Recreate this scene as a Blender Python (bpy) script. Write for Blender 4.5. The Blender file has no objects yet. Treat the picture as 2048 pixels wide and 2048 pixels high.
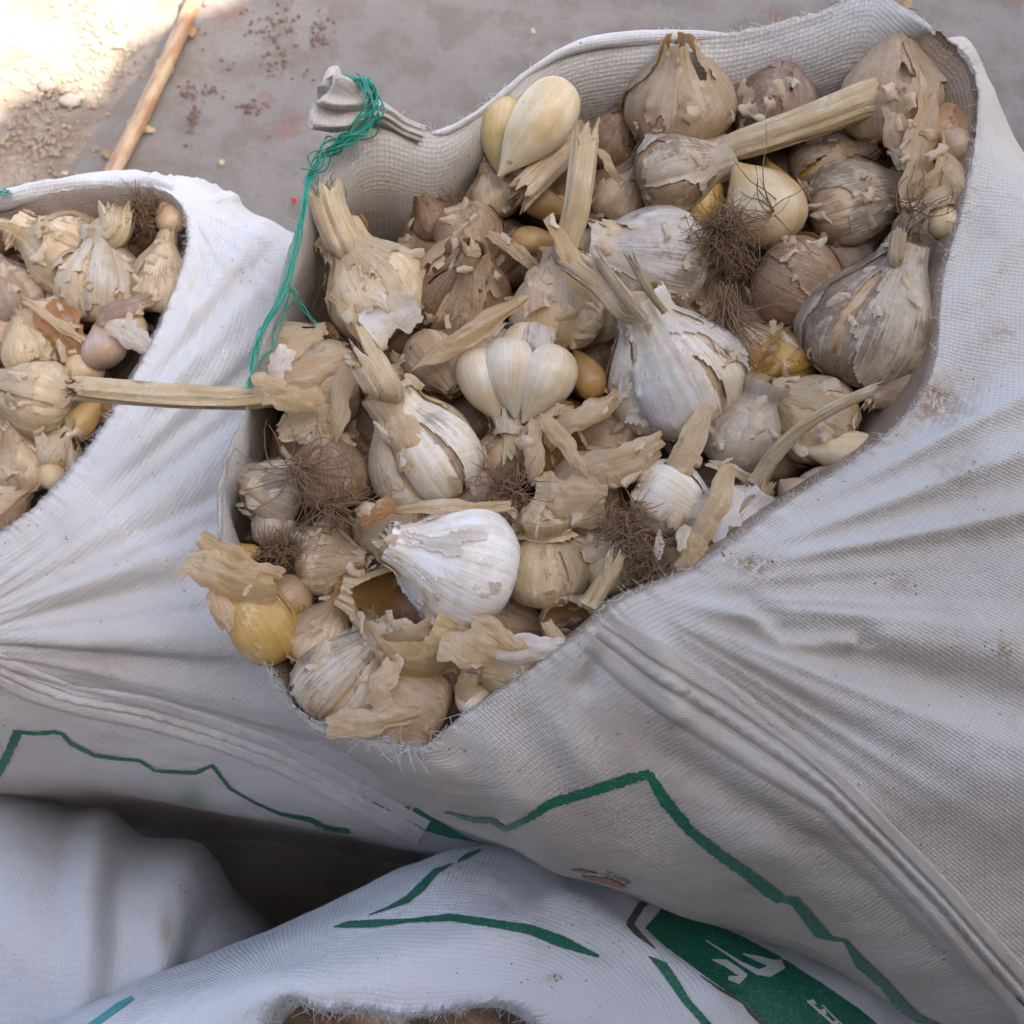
import bpy, math, random
import numpy as np
from mathutils import Vector, Matrix
from mathutils.bvhtree import BVHTree
R = math.radians
random.seed(7); rng = np.random.default_rng(7)
scene = bpy.context.scene
C = scene.collection

# ------------------------------------------------------------------ camera
TILT = R(25.0); CAM = Vector((0.0, 0.0, 1.15)); T = math.tan(R(25.0))
cam = bpy.data.cameras.new('camera'); cam_o = bpy.data.objects.new('camera', cam); C.objects.link(cam_o)
cam.sensor_fit = 'HORIZONTAL'; cam.angle = R(50.0); cam.clip_start = 0.02; cam.clip_end = 300
cam_o.location = CAM; cam_o.rotation_euler = (TILT, 0, 0)
cam.dof.use_dof = True; cam.dof.focus_distance = 0.50; cam.dof.aperture_fstop = 20
scene.camera = cam_o
MC = Matrix.Translation(CAM) @ Matrix.Rotation(TILT, 4, 'X')
MCn = np.array(MC); MCi = np.array(MC.inverted())

# ------------------------------------------------------------------ light
SUN_DIR = Vector((0.62, -0.50, 0.95)).normalized()
elev = math.asin(SUN_DIR.z); azim = math.atan2(SUN_DIR.x, SUN_DIR.y)
w = bpy.data.worlds.new('World'); scene.world = w; w.use_nodes = True
bg = w.node_tree.nodes['Background']; sky = w.node_tree.nodes.new('ShaderNodeTexSky')
sky.sky_type = 'NISHITA'; sky.sun_disc = False; sky.sun_elevation = elev; sky.sun_rotation = azim
sky.dust_density = 6.0; sky.ozone_density = 0.4; sky.air_density = 0.8
w.node_tree.links.new(sky.outputs[0], bg.inputs[0]); bg.inputs[1].default_value = 0.15
sl = bpy.data.lights.new('sun', 'SUN'); sl.energy = 5.0; sl.angle = R(0.6); sl.color = (1.0, 0.93, 0.82)
so = bpy.data.objects.new('sun', sl); C.objects.link(so)
so.rotation_euler = SUN_DIR.to_track_quat('Z', 'Y').to_euler(); so.location = SUN_DIR * 5
vs = scene.view_settings
vs.view_transform = 'Standard'; vs.look = 'None'; vs.gamma = 1; vs.exposure = 2.08
vs.use_curve_mapping = False

# ------------------------------------------------------------------ helpers
def px(u, v, d):
    """picture point (2048 grid) at depth d -> world"""
    return MC @ Vector(((u/1024-1)*T*d, (1-v/1024)*T*d, -d))
def pxn(a):
    a = np.asarray(a, float)
    p = np.stack([(a[..., 0]/1024-1)*T*a[..., 2], (1-a[..., 1]/1024)*T*a[..., 2], -a[..., 2]], -1)
    return p @ MCn[:3, :3].T + MCn[:3, 3]
def proj(p):
    q = p @ MCi[:3, :3].T + MCi[:3, 3]
    d = -q[..., 2]
    return (q[..., 0]/d/T+1)*1024, (1-q[..., 1]/d/T)*1024, d
def pxs(d): return 2*T*d/2048            # metres per picture px at depth d
def ground_at(u, v, z=0.0):
    r = (px(u, v, 1.0)-CAM); t = (z-CAM.z)/r.z
    return CAM + r*t
def heapD(v): return 0.5/(1-0.306*(1-v/1024)*T)-.024*np.clip((480-v)/330,0,1)**1.3

def _h(ix, iy, iz):
    n = (ix*374761393 + iy*668265263 + iz*2147483647) & 0xFFFFFFFF
    n = ((n ^ (n >> 13))*1274126177) & 0xFFFFFFFF
    n = (n ^ (n >> 16)) & 0xFFFFFF
    return n/float(0x7FFFFF)-1.0
def vn(x, y, z=0.0):
    x, y, z = np.broadcast_arrays(np.asarray(x, float), np.asarray(y, float), np.asarray(z, float))
    xi, yi, zi = np.floor(x).astype(np.int64), np.floor(y).astype(np.int64), np.floor(z).astype(np.int64)
    fx, fy, fz = x-xi, y-yi, z-zi
    fx, fy, fz = fx*fx*(3-2*fx), fy*fy*(3-2*fy), fz*fz*(3-2*fz)
    o = 0
    for a in (0, 1):
        for b in (0, 1):
            for c in (0, 1):
                wgt = (fx if a else 1-fx)*(fy if b else 1-fy)*(fz if c else 1-fz)
                o = o+wgt*_h(xi+a, yi+b, zi+c)
    return o
def fbm(x, y, z=0.0, o=4, g=0.5):
    s = 0; a = 1; t = 0
    for i in range(o):
        s = s+a*vn(np.asarray(x)*2**i+i*17.3, np.asarray(y)*2**i+i*9.1, np.asarray(z)*2**i+i*5.7); t += a; a *= g
    return s/t
def sst(a, b, x):
    t = np.clip((x-a)/(b-a), 0, 1); return t*t*(3-2*t)

def tag(o, label=None, cat=None, group=None, kind=None):
    if label: o['label'] = label
    if cat: o['category'] = cat
    if group: o['group'] = group
    if kind: o['kind'] = kind
    return o
def mesh_np(name, V, F, mat, vec=None, col=None, smooth=True):
    V = np.ascontiguousarray(V, dtype=np.float32).reshape(-1, 3); F = np.asarray(F, dtype=np.int32)
    m = bpy.data.meshes.new(name); k = F.shape[1]
    m.vertices.add(len(V)); m.vertices.foreach_set('co', V.ravel())
    m.loops.add(F.size); m.loops.foreach_set('vertex_index', F.ravel())
    m.polygons.add(len(F)); m.polygons.foreach_set('loop_start', np.arange(0, F.size, k, dtype=np.int32))
    m.update(calc_edges=True)
    m.polygons.foreach_set('use_smooth', np.full(len(F), smooth))
    if vec is not None:
        a = m.attributes.new('sk', 'FLOAT_VECTOR', 'POINT'); a.data.foreach_set('vector', np.asarray(vec, np.float32).ravel())
    if col is not None:
        a = m.attributes.new('mark', 'FLOAT_COLOR', 'POINT'); a.data.foreach_set('color', np.asarray(col, np.float32).ravel())
    m.materials.append(mat)
    return m
def obj(name, mesh, parent=None, color=None, mat4=None):
    o = bpy.data.objects.new(name, mesh); C.objects.link(o)
    if color is not None: o.color = color
    if parent is not None: o.parent = parent
    if mat4 is not None: o.matrix_world = mat4
    return o
def grid_faces(nr, nc, wrap=False):
    i = np.arange(nr-1)[:, None]; j = np.arange(nc if wrap else nc-1)[None, :]
    a = i*nc+j; b = i*nc+(j+1) % nc
    return np.stack([a, b, b+nc, a+nc], -1).reshape(-1, 4)
def compact(V, F, *ex):
    used = np.unique(F); m = np.full(len(V), -1); m[used] = np.arange(len(used))
    return (V[used], m[F])+tuple(e[used] for e in ex)

def tubes(paths, sides=5):
    """paths: list of (pts Nx3, r0, r1). one (V,F,sk)"""
    Vs, Fs, Sk = [], [], []; n0 = 0
    for pts, r0, r1 in paths:
        pts = np.asarray(pts, float); n = len(pts)
        tg = np.gradient(pts, axis=0); tg /= np.linalg.norm(tg, axis=1)[:, None]+1e-12
        up = np.array([0.31, 0.2, 0.93]); a = np.cross(tg, up); a /= np.linalg.norm(a, axis=1)[:, None]+1e-9
        b = np.cross(tg, a); th = np.linspace(0, 2*np.pi, sides, endpoint=False)
        r = np.linspace(r0, r1, n)[:, None, None]
        ring = pts[:, None]+r*(a[:, None]*np.cos(th)[None, :, None]+b[:, None]*np.sin(th)[None, :, None])
        Vs.append(ring.reshape(-1, 3)); Fs.append(grid_faces(n, sides, True)+n0); n0 += n*sides
        Sk.append(np.stack(np.broadcast_arrays(np.cos(th)[None], np.sin(th)[None], np.linspace(0, 1, n)[:, None]), -1).reshape(-1, 3))
    return np.concatenate(Vs), np.concatenate(Fs), np.concatenate(Sk)
def crom(P, n, closed=False):
    """catmull-rom through P (K,m) at n samples"""
    P = np.asarray(P, float); K = len(P)
    t = np.linspace(0, K if closed else K-1, n, endpoint=not closed)
    i = np.floor(t).astype(int)
    if not closed: i = np.minimum(i, K-2)
    f = (t-i)[:, None]
    g = (lambda k: P[k % K]) if closed else (lambda k: P[np.clip(k, 0, K-1)])
    a, b, c, d = g(i-1), g(i), g(i+1), g(i+2)
    return 0.5*((2*b)+(-a+c)*f+(2*a-5*b+4*c-d)*f**2+(-a+3*b-3*c+d)*f**3)
def polyd(u, v, poly):
    """signed distance (left +) and arc length along a picture polyline"""
    best = np.full(u.shape, 1e9); sg = np.zeros(u.shape); arc = np.zeros(u.shape); s = 0
    for (x0, y0), (x1, y1) in zip(poly[:-1], poly[1:]):
        dx, dy = x1-x0, y1-y0; L = math.hypot(dx, dy)
        t = np.clip(((u-x0)*dx+(v-y0)*dy)/L**2, 0, 1)
        ex, ey = u-x0-t*dx, v-y0-t*dy; d = np.hypot(ex, ey); m = d < best
        best = np.where(m, d, best); sg = np.where(m, np.sign(dx*ey-dy*ex), sg); arc = np.where(m, s+t*L, arc); s += L
    return best*sg, arc

# ------------------------------------------------------------------ materials
class NT:
    def __init__(s, name):
        s.m = bpy.data.materials.new(name); s.m.use_nodes = True; s.t = s.m.node_tree
        s.out = s.t.nodes['Material Output']; s.b = s.t.nodes['Principled BSDF']
    def n(s, typ, ins=None, **pr):
        x = s.t.nodes.new(typ)
        for k, v in pr.items(): setattr(x, k, v)
        for k, v in (ins or {}).items(): s.set(x.inputs[k], v)
        return x
    def set(s, sock, v):
        if isinstance(v, bpy.types.NodeSocket): s.t.links.new(v, sock)
        elif isinstance(v, bpy.types.Node): s.t.links.new(v.outputs[0], sock)
        else: sock.default_value = v
    def math(s, op, a, b=0.0, c=0.0, clamp=False):
        x = s.n('ShaderNodeMath', {0: a, 1: b, 2: c}, operation=op); x.use_clamp = clamp; return x.outputs[0]
    def vm(s, op, a, b=(0, 0, 0)):
        x = s.n('ShaderNodeVectorMath', {0: a, 1: b}, operation=op); return x.outputs[0]
    def noise(s, vec, scale, det=4, rough=.55, dist=0.0):
        return s.n('ShaderNodeTexNoise', {'Vector': vec, 'Scale': scale, 'Detail': det, 'Roughness': rough, 'Distortion': dist}).outputs[0]
    def rng(s, v, a, b, c=0.0, d=1.0):
        x = s.n('ShaderNodeMapRange', {'Value': v, 1: a, 2: b, 3: c, 4: d}); x.interpolation_type = 'SMOOTHSTEP'; return x.outputs[0]
    def mix(s, f, a, b, mode='MIX'):
        x = s.n('ShaderNodeMix', data_type='RGBA', blend_type=mode)
        s.set(x.inputs[0], f); s.set(x.inputs[6], a); s.set(x.inputs[7], b); return x.outputs[2]
    def bump(s, h, st, dist, nrm=None):
        x = s.n('ShaderNodeBump', {'Height': h, 'Strength': st, 'Distance': dist})
        if nrm is not None: s.set(x.inputs['Normal'], nrm)
        return x.outputs[0]
def c3(r, g, b): return (r, g, b, 1)

def mat_husk(name, trans=0.15, streak_z=1.4, stem=False, flakes=False):
    k = NT(name)
    at = k.n('ShaderNodeAttribute', attribute_name='sk').outputs['Vector']
    oi = k.n('ShaderNodeObjectInfo'); tc = k.n('ShaderNodeTexCoord').outputs['Object']
    rnd = k.math('MULTIPLY', oi.outputs['Random'], 37.0)
    rv = k.n('ShaderNodeCombineXYZ', {0: rnd, 1: rnd, 2: rnd}).outputs[0]
    q_ = 5 if flakes else 11
    sk = k.vm('ADD', k.vm('MULTIPLY', at, (q_, q_, streak_z)), rv)
    sk2 = k.vm('ADD', k.vm('MULTIPLY', at, (q_*2.4, q_*2.4, streak_z*2.6)), rv)
    oc = k.vm('ADD', tc, rv)
    st = k.noise(sk, 1.0, 3, .6); st2 = k.noise(sk2, 1.0, 2, .6)
    pa = k.noise(oc, 45, 6, .68, .4); pb = k.noise(oc, 95, 5, .7); fine = k.noise(oc, 700, 3, .7)
    col = oi.outputs['Color']; dirt = oi.outputs['Alpha']
    b0 = k.mix(k.rng(k.math('ADD', k.math('MULTIPLY', st, .35), k.math('MULTIPLY', pa, .65)), .38, .62), k.vm('MULTIPLY', col, (.90, .80, .66) if flakes else (.86, .77, .64)), k.vm('MULTIPLY', col, (1.08, 1.08, 1.10)))
    b1 = k.mix(k.math('MULTIPLY', k.rng(pb, .54, .66), .8), b0, k.mix(.35, k.vm('MULTIPLY', b0, (1.12, 1.12, 1.12)), c3(.70, .66, .58)))          # worn white outer layer
    lines = k.math('MULTIPLY', k.rng(st2, .34, .44, .30 if flakes else .38, 0.0), k.rng(pb, .35, .6))
    b2 = k.mix(lines, b1, k.vm('MULTIPLY', b1, (.62, .50, .38)))
    dm = k.math('ADD', k.math('ADD', k.math('MULTIPLY', pa, .55), k.math('MULTIPLY', k.noise(oc, 26, 5, .75, .6), .45)), k.math('MULTIPLY', k.math('SUBTRACT', st2, .5), .30))
    lo = k.math('SUBTRACT', .655, k.math('MULTIPLY', dirt, .30))
    dmask = k.n('ShaderNodeMapRange', {'Value': dm, 1: lo, 2: k.math('ADD', lo, .09), 3: 0.0, 4: .85}).outputs[0]
    b3 = k.mix(dmask, b2, k.mix(k.rng(k.math('ADD', k.math('MULTIPLY', fine, .4), k.math('MULTIPLY', st2, .6)), .38, .60), c3(.15, .085, .045), c3(.30, .19, .11)))
    spk = k.rng(fine, .30, .36, .6, 0.0)
    b4 = k.mix(k.math('MULTIPLY', spk, k.rng(pa, .45, .6)), b3, c3(.10, .06, .03))
    geo = k.n('ShaderNodeNewGeometry')
    inner = k.vm('MULTIPLY', b1, (.92, .72, .46))
    k.set(k.b.inputs['Base Color'], k.mix(geo.outputs['Backfacing'], b4, inner))
    k.set(k.b.inputs['Roughness'], .44 if not stem else .7); k.b.inputs['Specular IOR Level'].default_value = .35
    bs = .8 if stem else (.12 if flakes else .22)
    n1 = k.bump(st, bs, .0009); n2 = k.bump(st2, bs, .0005, n1); n3 = k.bump(k.rng(pb, .52, .60), .35, .0005, n2)
    n4 = k.bump(fine, .25, .0004, n3)
    k.set(k.b.inputs['Normal'], n4)
    if trans > 0:
        tr = k.n('ShaderNodeBsdfTranslucent', {'Color': k.vm('MULTIPLY', b4, (1.35, 1.2, .95)) if flakes else k.mix(1.0, b4, c3(1, .9, .72), 'MULTIPLY'), 'Normal': n4})
        mx = k.n('ShaderNodeMixShader', {0: trans, 1: k.b.outputs[0], 2: tr.outputs[0]})
        k.set(k.out.inputs[0], mx.outputs[0])
    return k.m
M_skin = mat_husk('garlic_skin', .0)
M_husk = mat_husk('papery_husk', .30)
M_flake = mat_husk('loose_husk', .42, flakes=True)
M_stem = mat_husk('dry_stem', .0, .8, True)

def mat_clove():
    k = NT('clove_skin'); oi = k.n('ShaderNodeObjectInfo'); tc = k.n('ShaderNodeTexCoord').outputs['Object']
    at = k.n('ShaderNodeAttribute', attribute_name='sk').outputs['Vector']
    rnd = k.math('MULTIPLY', oi.outputs['Random'], 31.0); rv = k.n('ShaderNodeCombineXYZ', {0: rnd, 1: rnd, 2: rnd}).outputs[0]
    st = k.noise(k.vm('ADD', k.vm('MULTIPLY', at, (7, 7, 1.0)), rv), 1, 3, .6)
    st2 = k.noise(k.vm('ADD', k.vm('MULTIPLY', at, (26, 26, 2.0)), rv), 1, 2, .6)
    pa = k.noise(k.vm('ADD', tc, rv), 60, 5, .65); fine = k.noise(tc, 600, 2, .6)
    col = oi.outputs['Color']
    b = k.mix(k.rng(k.math('ADD', k.math('MULTIPLY', st, .3), k.math('MULTIPLY', pa, .7)), .40, .62), k.vm('MULTIPLY', col, (.92, .80, .60)), k.vm('MULTIPLY', col, (1.05, 1.06, 1.08)))
    b = k.mix(k.rng(st2, .30, .42, .25, 0), b, k.vm('MULTIPLY', b, (.7, .52, .35)))
    lo = k.math('SUBTRACT', .80, k.math('MULTIPLY', oi.outputs['Alpha'], .3))
    dm = k.n('ShaderNodeMapRange', {'Value': pa, 1: lo, 2: k.math('ADD', lo, .06), 3: 0.0, 4: .8}).outputs[0]
    b = k.mix(dm, b, c3(.22, .12, .06))
    k.set(k.b.inputs['Base Color'], b); k.b.inputs['Roughness'].default_value = .33; k.b.inputs['Specular IOR Level'].default_value = .5
    k.b.inputs['Subsurface Weight'].default_value = .12; k.b.inputs['Subsurface Radius'].default_value = (.004, .0025, .001); k.b.inputs['Subsurface Scale'].default_value = 1
    k.set(k.b.inputs['Normal'], k.bump(fine, .12, .0003, k.bump(st2, .3, .0005)))
    return k.m
M_clove = mat_clove()

def mat_plain(name, col, rough=.6, var=.3, scale=60, bump=.3, trans=0.0):
    k = NT(name); tc = k.n('ShaderNodeTexCoord').outputs['Object']
    n = k.noise(tc, scale, 5, .6)
    k.set(k.b.inputs['Base Color'], k.mix(n, c3(*[c*(1-var) for c in col]), c3(*[min(1, c*(1+var)) for c in col])))
    k.b.inputs['Roughness'].default_value = rough
    k.set(k.b.inputs['Normal'], k.bump(n, bump, .001))
    if trans:
        tr = k.n('ShaderNodeBsdfTranslucent', {'Color': c3(*col)})
        k.set(k.out.inputs[0], k.n('ShaderNodeMixShader', {0: trans, 1: k.b.outputs[0], 2: tr.outputs[0]}).outputs[0])
    return k.m
M_root = mat_plain('dry_roots', (.19, .115, .06), .8, .5, 120)
M_twine = mat_plain('green_plastic_twine', (.03, .36, .26), .35, .35, 80, .2, .25)
M_thread = mat_plain('frayed_threads', (.66, .66, .64), .5, .15, 80, .1, .25)
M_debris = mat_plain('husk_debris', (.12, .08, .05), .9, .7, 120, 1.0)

def mat_fabric(name, base=(.57, .56, .535), per=.0024, grime=.5, gapc=.28):
    """woven plastic tape: over/under weave from metric coordinates, stains and painted shade from the mark attribute"""
    k = NT(name)
    at = k.n('ShaderNodeAttribute', attribute_name='sk').outputs['Vector']
    mk = k.n('ShaderNodeAttribute', attribute_name='mark'); tc = k.n('ShaderNodeTexCoord').outputs['Object']
    wob = k.noise(tc, 30, 2, .5)
    atw = k.vm('ADD', at, k.vm('MULTIPLY', k.n('ShaderNodeTexNoise', {'Vector': tc, 'Scale': 90.0, 'Detail': 2.0}).outputs[1], (.0010, .0010, 0)))
    sx = k.n('ShaderNodeSeparateXYZ', {0: atw})
    X = k.math('DIVIDE', sx.outputs[0], per); Y = k.math('DIVIDE', sx.outputs[1], per)
    fx = k.math('FRACT', X); fy = k.math('FRACT', Y)
    par = k.math('MODULO', k.math('ABSOLUTE', k.math('ADD', k.math('FLOOR', X), k.math('FLOOR', Y))), 2.0)
    hx = k.math('SINE', k.math('MULTIPLY', fx, math.pi)); hy = k.math('SINE', k.math('MULTIPLY', fy, math.pi))
    over = k.math('ADD', k.math('MULTIPLY', par, k.math('MULTIPLY', hx, k.math('POWER', hy, .4))),
                  k.math('MULTIPLY', k.math('SUBTRACT', 1.0, par), k.math('MULTIPLY', hy, k.math('POWER', hx, .4))))
    gap = k.rng(over, .02, .30, 1.0, 0.0)
    fine = k.noise(tc, 500, 3, .7); mid = k.noise(tc, 26, 5, .62, .3); big = k.noise(tc, 7, 4, .6)
    b = k.mix(big, c3(base[0]*.93, base[1]*.91, base[2]*.88), c3(*[min(.82, c*1.06) for c in base]))
    b = k.mix(k.rng(mid, .50, .72, 0, grime*.7), b, c3(.42, .37, .31))
    b = k.mix(k.math('MULTIPLY', gap, gapc), b, c3(.22, .20, .17))
    spk = k.math('MULTIPLY', k.rng(k.noise(tc, 330, 2, .6), .67, .71), k.rng(mid, .50, .60))
    b = k.mix(k.math('MULTIPLY', spk, .75), b, c3(.13, .10, .08))
    sm = k.math('MULTIPLY', mk.outputs['Fac'], 1.0)
    spr = k.n('ShaderNodeSeparateColor', {0: mk.outputs['Color']})
    brn = k.math('MULTIPLY', spr.outputs[0], k.rng(k.noise(tc, 300, 5, .7), .32, .60))
    b = k.mix(brn, b, c3(.26, .15, .075))
    b = k.mix(spr.outputs[1], b, c3(.10, .30, .20))
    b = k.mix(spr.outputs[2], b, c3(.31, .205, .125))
    k.set(k.b.inputs['Base Color'], b); k.b.inputs['Roughness'].default_value = .40; k.b.inputs['Specular IOR Level'].default_value = .5
    crk = k.n('ShaderNodeTexVoronoi', {'Vector': k.vm('ADD', tc, k.vm('MULTIPLY', k.n('ShaderNodeTexNoise', {'Vector': tc, 'Scale': 25.0}).outputs[1], (.02, .02, .02))), 'Scale': 55.0}, feature='DISTANCE_TO_EDGE').outputs[0]
    n1 = k.bump(k.rng(crk, 0, .25), .22, .0008, k.bump(k.noise(tc, 110, 4, .6), .5, .0014)); n2 = k.bump(over, .50, .0006, n1); k.set(k.b.inputs['Normal'], k.bump(fine, .3, .0003, n2))
    tr = k.n('ShaderNodeBsdfTranslucent', {'Color': b, 'Normal': n2})
    k.set(k.out.inputs[0], k.n('ShaderNodeMixShader', {0: .16, 1: k.b.outputs[0], 2: tr.outputs[0]}).outputs[0])
    return k.m
M_fab = mat_fabric('woven_sack_fabric')
M_fab_left = mat_fabric('woven_sack_fabric_clean', (.74, .75, .76), .0027, .3, .12)
M_fab_dull = mat_fabric('woven_sack_fabric_dull', (.56, .59, .63), .0027, .35, .12)
M_fab_blue = mat_fabric('woven_sack_fabric_pale', (.70, .73, .77), .0027, .25, .14)

def mat_print(name, col):
    k = NT(name); tc = k.n('ShaderNodeTexCoord').outputs['Object']
    at = k.n('ShaderNodeAttribute', attribute_name='sk').outputs['Vector']
    sx = k.n('ShaderNodeSeparateXYZ', {0: at})
    per = .0021
    fx = k.math('FRACT', k.math('DIVIDE', sx.outputs[0], per)); fy = k.math('FRACT', k.math('DIVIDE', sx.outputs[1], per*1.3))
    h = k.math('MULTIPLY', k.math('SINE', k.math('MULTIPLY', fx, math.pi)), k.math('SINE', k.math('MULTIPLY', fy, math.pi)))
    n = k.noise(tc, 400, 3, .7)
    tick = k.math('MULTIPLY', k.rng(h, .02, .16, 1, 0), k.rng(n, .5, .62))
    b = k.mix(k.noise(tc, 60, 4, .6), c3(*[c*.8 for c in col]), c3(*[c*1.15 for c in col]))
    b = k.mix(k.math('MULTIPLY', tick, .5), b, c3(.5, .55, .52))
    k.set(k.b.inputs['Base Color'], b); k.b.inputs['Roughness'].default_value = .42
    k.set(k.b.inputs['Normal'], k.bump(h, .5, .0005))
    return k.m
M_green = mat_print('green_print', (.006, .125, .072)); M_wprint = mat_print('white_print', (.55, .56, .55))
M_grey = mat_print('dark_print', (.085, .08, .065)); M_red = mat_print('red_print', (.42, .10, .06)); M_teal = mat_print('teal_print', (.02, .30, .33))

# ------------------------------------------------------------------ ground
def mat_ground(name, colA, colB, redness=0.6, dirtb=.5):
    k = NT(name); tc = k.n('ShaderNodeTexCoord').outputs['Object']
    big = k.noise(tc, 3.2, 6, .6, .3); mid = k.noise(tc, 14, 6, .65); fine = k.noise(tc, 180, 4, .7); grit = k.noise(tc, 70, 3, .7)
    b = k.mix(k.rng(big, .35, .65), c3(*colA), c3(*colB))
    b = k.mix(k.rng(mid, .42, .62, 0, .6), b, c3(colA[0]*.62, colA[1]*.54, colA[2]*.47))
    red = k.math('MULTIPLY', k.rng(k.noise(k.vm('ADD', tc, (3.1, 1.7, 0)), 9, 5, .7), .57, .66), redness*.55)
    b = k.mix(red, b, c3(.22, .07, .055))
    b = k.mix(k.rng(grit, .66, .72, 0, dirtb), b, c3(.07, .055, .045))
    b = k.mix(k.rng(fine, .3, .7, 0, .35), b, c3(colA[0]*.7, colA[1]*.68, colA[2]*.64))
    k.set(k.b.inputs['Base Color'], b); k.b.inputs['Roughness'].default_value = .9; k.b.inputs['Specular IOR Level'].default_value = .2
    k.set(k.b.inputs['Normal'], k.bump(fine, .6, .003, k.bump(mid, .7, .012)))
    return k.m
M_dirt = mat_ground('dusty_earth', (.25, .21, .17), (.30, .26, .215), .15, .7)
M_slab = mat_ground('cement_slab', (.225, .205, .185), (.19, .175, .16), .8, .35)

def sheet(name, x0, x1, y0, y1, nx, ny, zf, mat, xf=None):
    X, Y = np.meshgrid(np.linspace(x0, x1, nx), np.linspace(y0, y1, ny))
    if xf: X = xf(X, Y)
    Z = zf(X, Y); V = np.stack([X, Y, Z], -1).reshape(-1, 3)
    return tag(obj(name, mesh_np(name, V, grid_faces(ny, nx), mat)), kind='structure')
sheet('ground', -60, 60, -60, 60, 60, 60, lambda x, y: np.zeros_like(x)-.03, M_dirt)
sheet('dirt_patch', -3.2, .6, -1.0, 3.4, 240, 240, lambda x, y: -.022+.007*fbm(x*6, y*6, 0, 5)+.004*fbm(x*30, y*30, 3, 3), M_dirt)
# cement slab, its left edge runs up the picture as a low broken step
eA = ground_at(95, 400); eB = ground_at(262, 165); eC = ground_at(300, 60)
def slab_x(x, y):
    ex = eA.x+(y-eA.y)*(eB.x-eA.x)/(eB.y-eA.y)
    t = (x-0)/1.0
    return ex+t+.012*fbm(y*9, 0, 0, 4)*(1-t).clip(0, 1)
sheet('cement_slab', 0.0, 6.0, -4, 6, 500, 400, lambda x, y: np.zeros_like(x)+.004*fbm(x*4, y*4, 1, 4), M_slab, slab_x)
# the slab's broken edge
ys = np.linspace(-4, 6, 400); tx = slab_x(np.zeros(400), ys)
V = np.stack([np.stack([tx, ys, .004*fbm(tx*4, ys*4, 1, 4)], -1), np.stack([tx-.006, ys, np.full(400, -.035)], -1)])
tag(obj('slab_edge', mesh_np('slab_edge', V.reshape(-1, 3), grid_faces(2, 400), M_slab)), kind='structure')

# ------------------------------------------------------------------ awning that shades the sacks (behind and right of the camera)
AW = 2.35
def up_to(u, v):
    g = ground_at(u, v); k_ = AW/SUN_DIR.z
    return (g.x+SUN_DIR.x*k_, g.y+SUN_DIR.y*k_)
edge = [up_to(*p) for p in [(-900, 560), (-500, 420), (-200, 330), (-60, 290), (-10, 225), (30, 190), (85, 168), (120, 160), (150, 172), (200, 186), (222, 140), (250, 92), (300, 58), (370, 38), (440, 14), (500, -20), (560, -90), (620, -260), (640, -520)]]
E = crom(np.array(edge), 120)
far = np.stack([E[:, 0]*0+np.linspace(edge[0][0]+1.2, 5.5, 120), np.linspace(-3.6, edge[-1][1]-.1, 120)], -1)
rows = []
for t in np.linspace(0, 1, 40):
    p = E*(1-t)+far*t
    z = AW+.18*t-.10*np.sin(t*math.pi)+.02*fbm(p[:, 0]*3, p[:, 1]*3, 0, 3)*min(1, t*8)
    rows.append(np.stack([p[:, 0], p[:, 1], z], -1))
V = np.array(rows); V2 = V.copy(); V2[..., 2] -= .004
F = grid_faces(40, 120); n_ = 40*120
F2 = F[:, ::-1]+n_
M_tarp = mat_plain('canvas_awning', (.18, .16, .13), .8, .2, 8, .4)
aw = tag(obj('awning', None), 'brown canvas awning stretched on poles above and behind the sacks', 'awning')
obj('canvas', mesh_np('canvas', np.concatenate([V.reshape(-1, 3), V2.reshape(-1, 3)]), np.concatenate([F, F2]), M_tarp), aw)
M_pole = mat_plain('awning_pole', (.2, .2, .2), .5)
for p in (far[2], far[60], far[117]):
    Vp, Fp, Sp = tubes([(np.array([[p[0], p[1], -.03], [p[0], p[1], 1.2], [p[0], p[1], AW+.17]]), .02, .02)], 12)
    obj('pole', mesh_np('pole', Vp, Fp, M_pole, Sp), aw)

M_wall = mat_plain('sky_block_dark', (.13, .11, .09), .9, .25, 6, .4)
def box(name, x0, x1, y0, y1, z0, z1, mat, parent=None):
    V = np.array([(x, y, z) for x in (x0, x1) for y in (y0, y1) for z in (z0, z1)], float)
    F = np.array([(0, 1, 3, 2), (4, 6, 7, 5), (0, 4, 5, 1), (2, 3, 7, 6), (0, 2, 6, 4), (1, 5, 7, 3)])
    return obj(name, mesh_np(name, V, F, mat, smooth=False), parent)
tag(box('sky_block_wall', -2.6, 5.0, -1.15, -.95, -.03, 2.9, M_wall), 'unseen dark wall added behind the camera to block sky light', 'wall')  # added out of view, keeps sky light off the near sides of the sacks
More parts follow.
